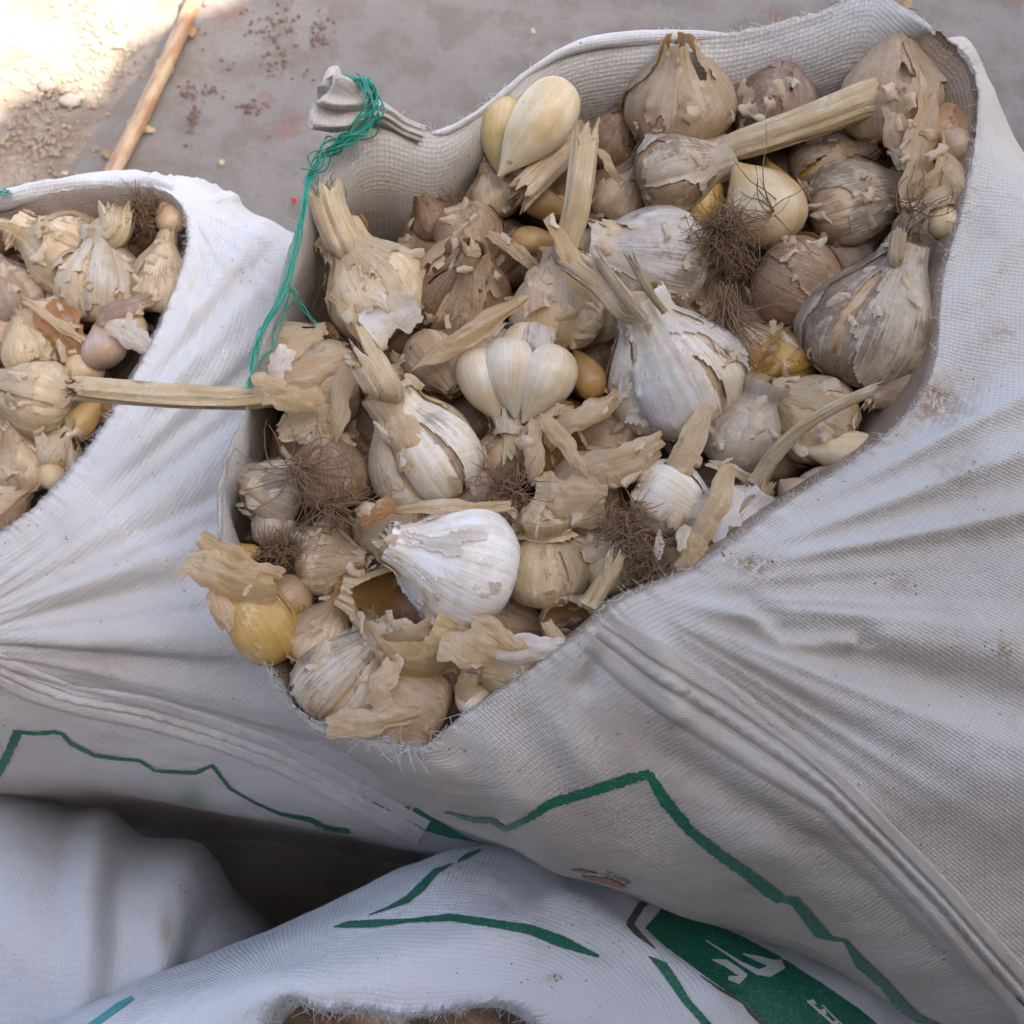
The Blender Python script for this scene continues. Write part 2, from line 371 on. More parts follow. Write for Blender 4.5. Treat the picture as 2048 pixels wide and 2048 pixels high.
# ------------------------------------------------------------------ sacks
def sack(name, spokes, N, mat, marks=None, disp=None, nin=22, nout=170, nlow=26, cen=None, rough_rim=.0018, lean=0.0, label='', nonin=False, bulge=1.0, foot=.8):
    """spokes: (rim u,v,d, eq u,v,d or None). Rows run inner bottom -> rim -> shoulder -> belly -> ground"""
    rim = np.array([s[:3] for s in spokes], float)
    rw = pxn(rim); cen0 = rw.mean(0) if cen is None else np.array(cen)
    eqw = []
    for i, s in enumerate(spokes):
        if len(s) > 3: eqw.append(pxn(np.array(s[3:6])))
        else:
            o = rw[i]-cen0; o[2] = 0; o /= np.linalg.norm(o)
            eqw.append(rw[i]+o*(.052 if s[1] < 240 and s[0] > 800 else .030 if s[1] < 950 else .004)+np.array([0, 0, -.16]))
    eqw = np.array(eqw)
    to_cam = lambda p: p @ MCi[:3, :3].T+MCi[:3, 3]
    r_c = crom(to_cam(rw), N, True); e_c = crom(to_cam(eqw), N, True)
    r_c = np.concatenate([r_c, r_c[:1]]); e_c = np.concatenate([e_c, e_c[:1]]); NN = N+1
    r_w = r_c @ MCn[:3, :3].T+MCn[:3, 3]; e_w = e_c @ MCn[:3, :3].T+MCn[:3, 3]
    ctr = np.array([cen0[0], cen0[1], 0])
    ang = np.linspace(0, 1, NN)
    jag = rough_rim*(fbm(ang*160, 0, 2, 4, .7)+.6*vn(ang*420, 5)); jag[-1] = jag[0]
    hid = np.interp(np.linspace(0, len(spokes), NN), np.arange(len(spokes)+1), np.array([1. if len(s) == 3 else 0. for s in spokes]+[1. if len(spokes[0]) == 3 else 0.]))[:, None]
    rows, tt = [], []
    rim_v = proj(r_w)[1][:, None]; rim_v = 0+(1-sst(180, 420, rim_v))*(proj(r_w)[0][:, None] > 820); rim_v = np.where(rim_v > 0, 0, 1000)*0+rim_v
    ecen = e_w.mean(0)
    inn = ecen-r_w; inn[:, 2] = 0; inn /= np.linalg.norm(inn, axis=1)[:, None]+1e-9
    inn_r = cen0-r_w; inn_r[:, 2] = 0; inn_r /= np.linalg.norm(inn_r, axis=1)[:, None]
    for t in np.linspace(1, 0.0, nin):                       # inner wall, hanging straight down from the rim
        rows.append(r_w+inn_r*.0022*min(1, t*8)+np.array([0, 0, -1.0])*t*.13-inn_r*((.014+.014*rim_v)*hid-lean*(1-hid))*math.sin(min(1, t*1.6)*math.pi/2)); tt.append(0)
    ni = len(rows)
    for t in np.linspace(0, 1, nout)[1:]:
        ph = t*math.pi/2; s_ = math.sin(ph)*.93+.07*t; c_ = (1-math.cos(ph))**bulge
        q = r_c.copy(); q[:, :2] += 0
        # interpolate in direction (perspective) and in depth
        dr = -r_c[:, 2]; de = -e_c[:, 2]; d = dr+(de-dr)*c_
        xy = (r_c[:, :2]/dr[:, None])*(1-s_)+(e_c[:, :2]/de[:, None])*s_
        q = np.stack([xy[:, 0]*d, xy[:, 1]*d, -d], -1)
        rows.append(q @ MCn[:3, :3].T+MCn[:3, 3])
    down = rows[-1]-rows[-2]; down /= np.linalg.norm(down, axis=1)[:, None]+1e-9
    g = ecen+(e_w-ecen)*foot; g[:, 2] = 0.004
    for t in np.linspace(0, 1, nlow)[1:]:
        zt = e_w[:, 2]*.35
        P0, P1 = e_w, e_w+down*.10; P3 = g; P2 = g+(e_w-g)*.10; P2[:, 2] = zt
        rows.append(P0*(1-t)**3+3*P1*t*(1-t)**2+3*P2*t*t*(1-t)+P3*t**3)
    V = np.array(rows); nr = len(V)
    u, v, d = proj(V)
    # metric weave coordinates
    per = np.concatenate([[0], np.cumsum(np.linalg.norm(np.diff(e_w, axis=0), axis=1))])
    dl = np.concatenate([np.zeros((1, NN)), np.cumsum(np.linalg.norm(np.diff(V, axis=0), axis=2), 0)])
    sk = np.stack([np.broadcast_to(per*.82, (nr, NN)), dl.mean(1)[:, None]*.0+dl, np.zeros((nr, NN))], -1)
    # normals
    a = np.gradient(V, axis=0); b = np.gradient(V, axis=1); b[:, 0] = b[:, -1] = V[:, 1]-V[:, -2]
    nrm = np.cross(b, a); nrm /= np.linalg.norm(nrm, axis=2)[..., None]+1e-12
    cc = V.mean((0, 1)); sgn = np.sign(((V[nr-nlow-30]-cc)*nrm[nr-nlow-30]).sum(-1)).mean(); nrm *= (1 if sgn >= 0 else -1)
    idx = np.arange(nr)[:, None]
    outw = (idx >= ni)
    fade = sst(ni, ni+14, idx)
    x, y, z = V[..., 0], V[..., 1], V[..., 2]
    h = .0040*fbm(x*9, y*9, z*9, 3)*fade+.0008*fbm(x*60, y*60, z*60, 3)*fade+.0022*fbm(x*22, y*22, z*22, 2)*np.ones_like(fade)*.8
    if disp is not None: h = h+disp(u, v, V, idx, ni)*fade
    h = h.copy(); wgt = np.linspace(1, 0, 20)
    avg = (h[:, 0]+h[:, -1])/2
    for k_ in range(20):
        h[:, k_] = h[:, k_]*(1-wgt[k_])+avg*wgt[k_]; h[:, -1-k_] = h[:, -1-k_]*(1-wgt[k_])+avg*wgt[k_]
    V = V+nrm*h[..., None]
    V[..., 2] += jag[None]*np.exp(-((idx-ni+1)/3.0)**2)
    V[-1, :, 2] = .004
    col = np.zeros((nr, NN, 4)); col[..., 3] = 1
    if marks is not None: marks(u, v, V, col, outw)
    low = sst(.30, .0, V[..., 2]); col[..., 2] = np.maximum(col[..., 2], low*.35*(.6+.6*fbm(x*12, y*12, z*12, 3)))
    F = grid_faces(nr, NN)
    root = tag(obj(name, None), label, 'sack'); root.location = (float(ecen[0]), float(ecen[1]), 0); bpy.context.view_layer.update()
    m = mesh_np('fabric', V.reshape(-1, 3)-np.array([ecen[0], ecen[1], 0]), F, mat, sk.reshape(-1, 3), col.reshape(-1, 4))
    o = obj('fabric', m, root)
    bv = BVHTree.FromPolygons([tuple(p) for p in V[ni-2:ni+nout+8].reshape(-1, 3)], grid_faces(nout+10, NN).tolist())
    return root, o, bv, V[ni-1]

def on_sack(bv, uv):
    """world points and normals where picture points meet a sack"""
    out = []
    for (a, b) in uv:
        dr = (px(a, b, 1.0)-CAM).normalized(); hit = bv.ray_cast(CAM, dr, 3.0)
        if hit[0] is None: out.append((None, None))
        else:
            n = hit[1]; n = n if n.dot(dr) < 0 else -n
            out.append((hit[0], n))
    return out
def ribbon(root, bv, name, ea, eb, mat, off=.0005, step=4, nc=5, prof=None, jag=0.0, n=None, soil_shade=0.0):  # seams take the same soil and painted shade tone as the wall
    """a strip lying on the sack between two picture polylines"""
    ea, eb = np.array(ea, float), np.array(eb, float)
    L = np.linalg.norm(np.diff((ea+eb)/2, axis=0), axis=1).sum(); n = n or max(6, int(L/step))
    def rs(P):
        s = np.concatenate([[0], np.cumsum(np.linalg.norm(np.diff(P, axis=0), axis=1))]); q = np.linspace(0, s[-1], n)
        return np.stack([np.interp(q, s, P[:, 0]), np.interp(q, s, P[:, 1])], -1)
    A, B = rs(ea), rs(eb)
    if jag:
        r1, r2 = rng.normal(0, jag, (n, 1)), rng.normal(0, jag, (n, 1)); dirn = (B-A)/(np.linalg.norm(B-A, axis=1)[:, None]+1e-6)
        A = A+dirn*r1; B = B+dirn*r2
    pts, ok, sk = [], [], []
    for i in range(n):
        for j in range(nc):
            t = j/(nc-1); p = A[i]*(1-t)+B[i]*t
            (hp, hn), = on_sack(bv, [p])
            if hp is None: pts.append((0, 0, 0)); ok.append(False)
            else:
                o_ = off+(prof(t, i/(n-1), i) if prof else 0)
                pts.append(tuple(hp+hn*o_)); ok.append(True)
            sk.append((p[0]*.00060, p[1]*.00060, 0))
    F = grid_faces(n, nc); ok = np.array(ok); V = np.array(pts); F = F[ok[F].all(1)]
    if not len(F): return None
    # drop faces that jump over a silhouette
    d = np.linalg.norm(V[F[:, 0]]-V[F[:, 2]], axis=1); F = F[d < max(.006, 4*np.median(d))]
    V, F, sk = compact(V, F, np.array(sk))
    V = V-np.array(root.location)
    return obj(name, mesh_np(name, V, F, mat, sk, np.stack([np.zeros(len(V)), np.zeros(len(V)), soil_shade*(1+.6*fbm(V[:, 0]*25, V[:, 1]*25, V[:, 2]*25, 3)), np.ones(len(V))], -1)), root)
def stripe(root, bv, name, line, wid, mat, **k):
    P = np.array(line, float); wd = np.interp(np.linspace(0, 1, len(P)), np.linspace(0, 1, len(wid)), wid)
    tg = np.gradient(P, axis=0); tg /= np.linalg.norm(tg, axis=1)[:, None]; nn = np.stack([-tg[:, 1], tg[:, 0]], -1)
    return ribbon(root, bv, name, P-nn*wd[:, None]/2, P+nn*wd[:, None]/2, mat, **k)

def stain(u, v, cu, cv, ru, rv, rot=0):
    c_, s_ = math.cos(R(rot)), math.sin(R(rot)); x = (u-cu)*c_+(v-cv)*s_; y = -(u-cu)*s_+(v-cv)*c_
    return np.exp(-((x/ru)**2+(y/rv)**2))

# ---- the large sack
MS = [(760,235,.535),(880,262,.548),(1000,185,.55),(1130,100,.553),(1300,66,.552),(1460,66,.55),(1620,22,.54),(1755,-18,.532),
 (1875,62,.527,1900,75,.60),(1946,128,.52,1985,165,.60),(1952,250,.52,2062,320,.59),(1930,395,.513,2220,420,.59),(1885,555,.505,2380,600,.60),
 (1868,725,.495,2480,850,.60),(1800,845,.487,2550,1080,.60),(1700,920,.481,2620,1300,.60),(1560,1012,.474,2680,1600,.60),(1400,1130,.464,2620,1950,.60),
 (1245,1198,.455,2350,2300,.60),(1165,1262,.453,1960,2125,.59),(1050,1345,.458,1625,1930,.585),(930,1427,.462,1412,1850,.58),(850,1492,.465,1230,1770,.575),
 (770,1482,.468,1080,1722,.57),(685,1462,.47,950,1665,.562),(595,1420,.475,840,1612,.555),(530,1330,.48,740,1540,.55),(505,1240,.485,600,1395,.56),
 (445,1110,.487),(437,1000,.491),(455,910,.496),(490,820,.5),(508,740,.506),(550,600,.516),(590,470,.524),(640,340,.53),(690,262,.532)]
def disp_main(u, v, V, idx, ni):
    du, dv = u-1235, v-1190; r = np.hypot(du, dv); ph = np.arctan2(-dv, du)        # creases fan out from the pinched rim
    msk = sst(-.80, -.52, ph)*sst(.85, .62, ph)
    rdg = 1-np.sqrt(vn(ph*7.5+.02*fbm(u*.004, v*.004), 1.5+r*.0007, 2)**2+.02)*2
    rdg2 = 1-np.sqrt(vn(ph*17+3, 7.5+r*.001, 4)**2+.03)*2
    amp = np.minimum(r, 420)*.0000175*sst(1500, 500, r)
    h = msk*amp*(rdg*.95+rdg2*.45*sst(900, 150, r))
    # big drape that hangs right of the pinch and hem fold
    dd, _ = polyd(u, v, [(1150,1290),(1310,1480),(1500,1600),(1660,1700),(1850,1880),(2080,2110)])
    h = h-.006*np.exp(-((dd-22)/40)**2)*sst(1160, 1400, u)
    dd, _ = polyd(u, v, [(1240,1200),(1290,1260),(1330,1340),(1350,1420)]); h = h+.005*np.exp(-(dd/26)**2)
    dd, _ = polyd(u, v, [(1205,1215),(1200,1290),(1170,1370)]); h = h-.006*np.exp(-(dd/22)**2)
    dd, _ = polyd(u, v, [(1330,1195),(1480,1230),(1560,1285),(1700,1290)]); h = h+.004*np.exp(-(dd/16)**2)-.004*np.exp(-((dd+30)/22)**2)
    # soft vertical waves under the front rim
    h = h+.0035*vn((u-v*.55)*.012, v*.002, 9)*sst(1350, 1100, u)*sst(1350, 1500, v)
    h = h+.005*vn((u*.35+v*.8)*.008, (u-v)*.0016, 3)*sst(1400, 1700, v)*sst(1300, 1500, u)
    return h
def marks_main(u, v, V, col, outw):
    n = .6+.8*fbm(u*.03, v*.03, 0, 4)
    for s in [(1880,795,90,32,-30,1.),(1900,810,40,60,60,.6),(1500,1130,75,24,5,1.),(1470,1120,60,30,0,.7),(1900,940,45,28,-30,.7),(2000,665,45,18,-20,.7),
              (1990,1300,26,24,0,1.),(1800,1170,30,16,0,.6),(1400,1260,90,22,15,.35),(1260,1330,40,26,30,.35),(1940,120,26,16,0,.5),(1960,420,60,30,60,.35),(1130,1340,50,24,0,.25),(1000,1440,80,24,-20,.2)]:
        col[..., 0] = np.maximum(col[..., 0], np.clip(stain(u, v, *s[:5])*s[5]*n*1.3, 0, 1)*outw)
    g = stain(u, v, 1620, 1810, 210, 60, 25)*.25; col[..., 1] = np.maximum(col[..., 1], np.clip(g, 0, 1)*outw)
    soil_shade = np.clip(sst(1050, 1650, v+.35*(u-1300))*(.26+.30*fbm(u*.006, v*.006, 2, 5)), 0, .7); col[..., 2] = np.maximum(col[..., 2], outw*soil_shade)  # lower wall: brown soil, with the shade of the near side painted in
    col[..., 2] = np.maximum(col[..., 2], (~outw)*np.clip(.78+.15*n, 0, .97))  # tan inner wall: garlic dust plus bounced light put into the colour
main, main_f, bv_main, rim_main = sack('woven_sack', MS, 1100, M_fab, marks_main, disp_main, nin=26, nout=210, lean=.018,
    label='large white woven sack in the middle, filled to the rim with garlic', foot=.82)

# ---- sack at the left
LS = [(-100,430,.665,-110,405,.69),(0,402,.66,0,383,.68),(100,385,.655,98,358,.675),(210,372,.65,220,350,.67),(300,374,.645,330,352,.67),(352,398,.64,430,358,.68),
 (371,445,.635,520,420,.69),(368,500,.63,610,475,.70),(350,565,.625,660,600,.72),(322,645,.62,680,800,.73),(290,712,.615,700,1000,.74),(240,795,.61,740,1250,.75),
 (190,878,.605,900,1560,.76),(130,950,.60,1060,1720,.76),(60,1020,.595,860,1700,.75),(-20,1075,.59,560,1645,.745),(-110,1120,.59,250,1590,.74),(-220,1110,.59,-100,1570,.74),
 (-300,1000,.60,-500,1400,.76),(-330,800,.61,-650,1000,.76),(-290,600,.63,-500,600,.74),(-200,480,.65,-300,430,.72)]
def disp_left(u, v, V, idx, ni):
    du, dv = u+150, v-1280; r = np.hypot(du, dv); ph = np.arctan2(-dv, du)
    h = .0075*vn(ph*9, r*.0010+3, 1)*sst(1.3, .9, ph)*sst(-.55, -.2, ph)*sst(100, 400, r)
    h = h+.0022*vn(ph*26, r*.0014+3, 5)*sst(1.2, .9, ph)*sst(-.5, -.2, ph)
    du, dv = u-370, v-400; r2 = np.hypot(du, dv); p2 = np.arctan2(dv, du)
    h = h+.0022*vn(p2*9, r2*.002, 7)*sst(30, 90, r2)*sst(420, 200, r2)
    return h
def marks_left(u, v, V, col, outw):
    n = .6+.8*fbm(u*.02, v*.02, 4, 4)
    dd, _ = polyd(u, v, [(-200,1570),(120,1585),(330,1605),(560,1650),(700,1690)])
    col[..., 0] = np.maximum(col[..., 0], np.clip(np.exp(-(dd/28)**2)*n, 0, 1)*.8*outw)
    col[..., 1] = np.maximum(col[..., 1], np.clip(stain(u, v, 385, 1590, 34, 20, 20)*n*1.2, 0, 1)*outw*.8)
    soil_shade = np.clip(sst(850, 1500, v)*(.34+.22*fbm(u*.006, v*.006, 2, 5)), 0, .6); col[..., 2] = np.maximum(col[..., 2], outw*soil_shade)  # shade towards the bottom painted as a brownish tone
    col[..., 2] = np.maximum(col[..., 2], (~outw)*np.clip(.5+.2*n, 0, .9))  # inner wall again dusty tan with bounced light painted in
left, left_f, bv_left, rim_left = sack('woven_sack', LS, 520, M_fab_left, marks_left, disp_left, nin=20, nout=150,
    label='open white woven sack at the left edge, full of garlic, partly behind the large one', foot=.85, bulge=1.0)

# ---- sack at the bottom, mouth mostly below the frame
BS = [(520,2075,.555,300,1962,.68),(560,2014,.553,430,1905,.685),(592,2008,.552,560,1846,.685),(640,2026,.552,700,1782,.685),(720,2026,.552,830,1722,.685),(800,2036,.552,930,1690,.69),
 (890,2028,.552,1100,1700,.70),(985,2014,.551,1350,1760,.71),(1040,2032,.55,1650,1840,.72),(1090,2080,.55,2000,1960,.72),(1120,2200,.55,2200,2300,.72),(1000,2400,.54,1800,2800,.70),
 (750,2450,.54,700,2900,.70),(560,2380,.545,0,2700,.70),(500,2200,.55,-100,2350,.70)]
BS = [(s[0], s[1]-(10 if s[1] < 2100 else 0))+tuple(s[2:]) for s in BS]; BS[0] = (520,2062,.555,120,2035,.68); BS[14] = (500,2200,.55,-150,2200,.69)
def disp_bot(u, v, V, idx, ni):
    h = .0035*vn((u*.3+v)*.012, u*.002, 3)*sst(2000, 1850, v)
    dd, _ = polyd(u, v, [(1120,1800),(1290,1905),(1400,1975),(1480,2060)]); h = h+.004*np.exp(-(dd/30)**2)
    return h
def marks_bot(u, v, V, col, outw):
    col[..., 0] = np.maximum(col[..., 0], (stain(u, v, 1110, 1955, 14, 9)*.9+stain(u, v, 880, 1990, 60, 10)*.15)*outw)
bot, bot_f, bv_bot, rim_bot = sack('woven_sack', BS, 620, M_fab_blue, marks_bot, disp_bot, nin=14, nout=150, rough_rim=.0028,
    label='white woven sack at the bottom edge with green stripes and a torn open mouth', foot=.85)

# ---- closed sack at the bottom left: rounded top
def dome_sack():
    N, M_ = 260, 120
    top = np.array([40, 1960, .66]); sil = np.array([(-900,1750,.86),(-600,1620,.86),(-250,1575,.85),(0,1580,.85),(180,1612,.85),(320,1665,.85),(420,1735,.85),(490,1830,.85),(560,1950,.86),(600,2100,.86),(560,2350,.87),(200,2700,.87),(-400,2700,.88),(-850,2300,.88)], float)
    tw = pxn(top); sc = crom(sil, N, True); sc = np.concatenate([sc, sc[:1]])
    rows = []
    for t in np.linspace(0.001, 1, M_):
        ph = t*math.pi/2; s_ = math.sin(ph); c_ = 1-math.cos(ph)
        d = top[2]+(sc[:, 2]-top[2])*c_; q = np.stack([top[0]*(1-s_)+sc[:, 0]*s_, top[1]*(1-s_)+sc[:, 1]*s_, d], -1); rows.append(pxn(q))
    e = rows[-1]; c0 = e.mean(0)
    for t in np.linspace(0, 1, 20)[1:]:
        g = c0+(e-c0)*(1-.1*t); g[:, 2] = e[:, 2]*(1-t)+.004*t; rows.append(g)
    V = np.array(rows); u, v, d = proj(V)
    a = np.gradient(V, axis=0); b = np.gradient(V, axis=1); b[:, 0] = b[:, -1] = V[:, 1]-V[:, -2]
    nrm = np.cross(b, a); nrm /= np.linalg.norm(nrm, axis=2)[..., None]+1e-12
    if nrm[60, :, 2].mean() < 0: nrm = -nrm
    i = np.arange(len(V))[:, None]; f = sst(0, 25, i)
    du, dv = u+40, v-2600; ph = np.arctan2(-dv, du)
    h = .013*vn(ph*10+.4*vn(u*.004, v*.004), v*.0010, 1)*sst(40, 260, u)+.007*vn(ph*6, v*.002, 3)
    h = h*f+.004*fbm(V[..., 0]*10, V[..., 1]*10, V[..., 2]*10, 3)*f
    h[:, -1] = h[:, 0]
    V = V+nrm*h[..., None]
    sk = np.stack([u*.0004, v*.0004, u*0], -1)
    dl = np.concatenate([np.zeros((1, N+1)), np.cumsum(np.linalg.norm(np.diff(V, axis=0), axis=2), 0)])
    per = np.concatenate([[0], np.cumsum(np.linalg.norm(np.diff(e, axis=0), axis=1))]); sk = np.stack([V[..., 0], V[..., 1]-V[..., 2], dl*0], -1)
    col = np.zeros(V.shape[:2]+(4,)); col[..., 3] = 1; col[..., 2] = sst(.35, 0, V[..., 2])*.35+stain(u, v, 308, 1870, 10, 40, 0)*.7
    root = tag(obj('woven_sack', None), 'closed bluish white woven sack with deep folds in the lower left corner', 'sack'); root.location = (c0[0], c0[1], 0)
    obj('fabric', mesh_np('fabric', V.reshape(-1, 3)-np.array([c0[0], c0[1], 0]), grid_faces(len(V), N+1), M_fab_dull, sk.reshape(-1, 3), col.reshape(-1, 4)), root)
    return root
dome = dome_sack()

# ---- prints and seams
S = stripe
S(main, bv_main, 'green_stripe', [(890,1623),(950,1640),(985,1640),(1010,1658),(1055,1637),(1100,1606),(1180,1582),(1240,1562),(1300,1546)], [3,10,10,12,14,20,20,22,18], M_green, jag=1.2)
S(main, bv_main, 'green_stripe', [(1296,1546),(1330,1600),(1380,1660),(1440,1708),(1500,1750),(1530,1775),(1562,1797)], [16,24,20,22,22,26,22], M_green, jag=1.0)
S(main, bv_main, 'green_stripe', [(1560,1796),(1590,1800),(1640,1864),(1665,1877),(1690,1879),(1722,1926),(1770,1968),(1800,2005),(1835,2035),(1900,2062)], [12,22,26,8,8,24,20,24,16,10], M_green, jag=.8)
S(main, bv_main, 'print_mark', [(2030,1995),(2045,2010),(2056,2026)], [6,16,16], M_green, jag=.8)
S(main, bv_main, 'print_mark', [(1143,1738),(1165,1740),(1195,1746)], [3,6,2], M_grey)
S(main, bv_main, 'print_mark', [(1165,1752),(1195,1757),(1225,1764),(1250,1774)], [3,9,13,5], M_red)
# worn letters on the belly of the large sack: S P O and a dot
def letter(root, bv, strokes, org, ax, ay, wd, mat, name='letter'):
    pr = []
    for st in strokes:
        P = np.array([(org[0]+x*ax[0]+y*ay[0], org[1]+x*ax[1]+y*ay[1]) for x, y in st], float)
        pr.append(P)
    for P in pr:
        if len(P) > 2: P = crom(P, len(P)*5)
        S(root, bv, name, P, [wd], mat, step=1.5, nc=3, off=.0006)
ax_, ay_ = (14, 9), (9, -14)
letter(main, bv_main, [[(.9,.1),(.5,0),(.35,.35),(.6,.6),(.5,.95),(.1,.9)]], (1204,1752), ax_, ay_, 2.6, M_grey)
letter(main, bv_main, [[(.1,0),(.3,.7)],[(.1,0),(.6,.0),(.8,.5),(.3,.65)]], (1221,1757), ax_, ay_, 2.6, M_grey)
letter(main, bv_main, [[(.5,0),(.95,.4),(.6,.9),(.1,.6),(.5,0)]], (1234,1765), ax_, ay_, 2.6, M_grey)
letter(main, bv_main, [[(0,0),(.25,.1)]], (1256,1763), ax_, ay_, 4.5, M_grey)

def seam_prof(t, s, i):
    e_ = .35+.65*min(1, s*6)
    h = .0014*sst(0, .06, t)*sst(1, .9, t)
    for c_, wv in ((.36, .035), (.62, .035)):
        h -= .0019*math.exp(-((t-c_)/wv)**2)
    h += .0013*math.exp(-((t-.49)/.07)**2)*(1+.45*math.sin(i*.62))
    h += .0007*math.exp(-((t-.82)/.08)**2)
    return h*e_
ribbon(main, bv_main, 'seam_band', [(1225,1225),(1290,1262),(1350,1300),(1480,1372),(1600,1462),(1720,1580),(1800,1662),(1900,1765),(2060,1945)],
       [(1165,1300),(1240,1370),(1320,1430),(1500,1545),(1640,1625),(1765,1745),(1850,1832),(1960,1962),(2050,2060)], M_fab, off=.0002, step=3.2, nc=40, prof=seam_prof, soil_shade=.26)
ribbon(left, bv_left, 'seam_band', [(-40,1285),(60,1335),(150,1370),(300,1392),(430,1432),(560,1478),(700,1552),(860,1640)], [(-40,1360),(60,1405),(150,1430),(300,1462),(430,1500),(560,1548),(680,1610),(830,1690)], M_fab_left, off=.0002, step=4, nc=30, prof=seam_prof, soil_shade=.30)
S(left, bv_left, 'green_stripe', [(-12,1560),(10,1520),(36,1462)], [16,18,18], M_green, jag=.8)
S(left, bv_left, 'green_stripe', [(30,1462),(70,1466),(110,1463),(125,1466),(142,1486),(190,1510),(235,1516),(280,1520),(312,1541),(390,1545),(425,1530),(460,1576),(510,1605),(560,1627),(620,1638),(650,1655),(700,1662)], [8,8,8,9,7,6,10,5,5,12,10], M_green, jag=.5)
ribbon(left, bv_left, 'green_block', [(828,1614),(862,1622),(900,1640),(965,1683)], [(815,1640),(850,1660),(900,1675),(962,1684)], M_green, jag=.5)
S(left, bv_left, 'print_mark', [(745,1605),(770,1612)], [8], M_green); S(left, bv_left, 'print_mark', [(776,1600),(776,1630)], [8], M_green); S(left, bv_left, 'print_mark', [(800,1620),(820,1618)], [14], M_green)
S(bot, bv_bot, 'green_stripe', [(738,1831),(775,1818),(815,1800),(845,1773),(870,1745),(905,1728)], [2,6,14,17,12,2], M_green, jag=.4)
S(bot, bv_bot, 'green_stripe', [(915,1724),(935,1712),(962,1700)], [3,10,3], M_green)
S(bot, bv_bot, 'green_stripe', [(668,1855),(700,1850),(755,1848),(820,1842),(900,1836),(980,1847),(1060,1860),(1125,1885),(1198,1914)], [2,14,16,8,16,16,20,24,5], M_green, jag=.4)
S(bot, bv_bot, 'green_stripe', [(1297,1913),(1325,1932),(1348,1965),(1375,2005),(1420,2056)], [2,20,20,16,16], M_green, jag=.4)
S(bot, bv_bot, 'teal_stripe', [(266,1996),(240,2012),(180,2055)], [8,14,14], M_teal)
ribbon(bot, bv_bot, 'green_panel', [(1322,1820),(1400,1838),(1480,1872),(1560,1915),(1640,1965),(1720,2020),(1780,2070)],
       [(1289,1858),(1330,1895),(1400,1945),(1440,1975),(1490,2008),(1530,2048),(1550,2070)], M_green, off=.0005, nc=26, step=6, jag=.8)
S(bot, bv_bot, 'dark_outline', [(1302,1798),(1282,1812),(1258,1850)], [12,15,15], M_grey)
S(bot, bv_bot, 'dark_outline', [(1256,1846),(1275,1868),(1310,1898)], [14,12,3], M_grey)
S(bot, bv_bot, 'dark_outline', [(1400,1952),(1440,1980),(1485,2005),(1500,2025),(1535,2056)], [2,5,6,8,10], M_grey)
for ln, wd in [([(1410,1883),(1440,1902),(1480,1928),(1518,1948)], [3,4,6,12]), ([(1512,1947),(1535,1946),(1560,1930),(1558,1922)], [8,22,26,8]), ([(1545,1930),(1515,1920),(1485,1910)], [16,12,3]),
               ([(1424,1922),(1450,1928),(1475,1945),(1492,1953)], [3,14,14,6]), ([(1490,1950),(1475,1962),(1455,1958)], [10,16,8])]:
    S(bot, bv_bot, 'printed_script', ln, wd, M_wprint, off=.0009, step=2)
for ln, wd in [([(1612,2002),(1640,2025),(1672,2054)], [4,5,5]), ([(1612,2004),(1624,2003),(1630,2009)], [4,8,3]), ([(1634,2024),(1646,2022),(1650,2028)], [5,10,4]), ([(1660,2046),(1674,2044)], [5,8]), ([(1642,2010),(1665,2034),(1690,2056)], [2,3,3])]:
    S(bot, bv_bot, 'letter', ln, wd, M_wprint, off=.0009, step=2)

# ---- crumbs of soil and husk caught on the fabric
def crumbs(root, bv, spots, n, label_mat):
    Vs, Fs, k = [], [], 0; base = np.array([(1.1,0,0),(-1.1,0,0),(0,.7,0),(0,-.7,0),(0,0,.4),(0,0,-.4)], float); f = np.array([(0,2,4),(2,1,4),(1,3,4),(3,0,4),(2,0,5),(1,2,5),(3,1,5),(0,3,5)])
    for (cu, cv, su, sv, wgt) in spots:
        for _ in range(max(1, int(n*wgt*.4))):
            (hp, hn), = on_sack(bv, [(rng.normal(cu, su), rng.normal(cv, sv))])
            if hp is None: continue
            rr = rng.uniform(.0002, .0007); q = Vector(rng.normal(0, 1, 3)).normalized(); q = (q-hn*q.dot(hn)).normalized(); M3 = Matrix((q, hn.cross(q), hn)).transposed()
            Vs.append((base*rr*rng.uniform(.6, 1.3, (6, 3))) @ np.array(M3).T+np.array(hp)-np.array(root.location)); Fs.append(f+k); k += 6
    tag(obj('soil_crumbs', mesh_np('soil_crumbs', np.concatenate(Vs), np.concatenate(Fs), label_mat, smooth=False), root), kind='stuff')
M_soil = mat_plain('soil_crumb', (.10, .065, .04), .9, .5, 300)
crumbs(main, bv_main, [(1036,1540,3,2,.1),(1792,1168,26,14,.5),(1990,1300,18,14,.4),(1480,1110,60,26,.8),(1870,790,70,30,.8),(1500,1400,300,160,.8),(1850,1500,130,200,.8),(900,1560,120,60,.4),(1845,1240,60,40,.3),(1800,1390,60,70,.3)], 60, M_soil)
crumbs(left, bv_left, [(455,645,16,6,.1),(470,420,10,6,.05),(420,1040,60,40,.2),(300,1300,160,100,.3)], 60, M_soil)
crumbs(bot, bv_bot, [(1085,1965,30,16,.5),(900,1930,160,50,.4),(1112,1955,10,5,.3)], 60, M_soil)
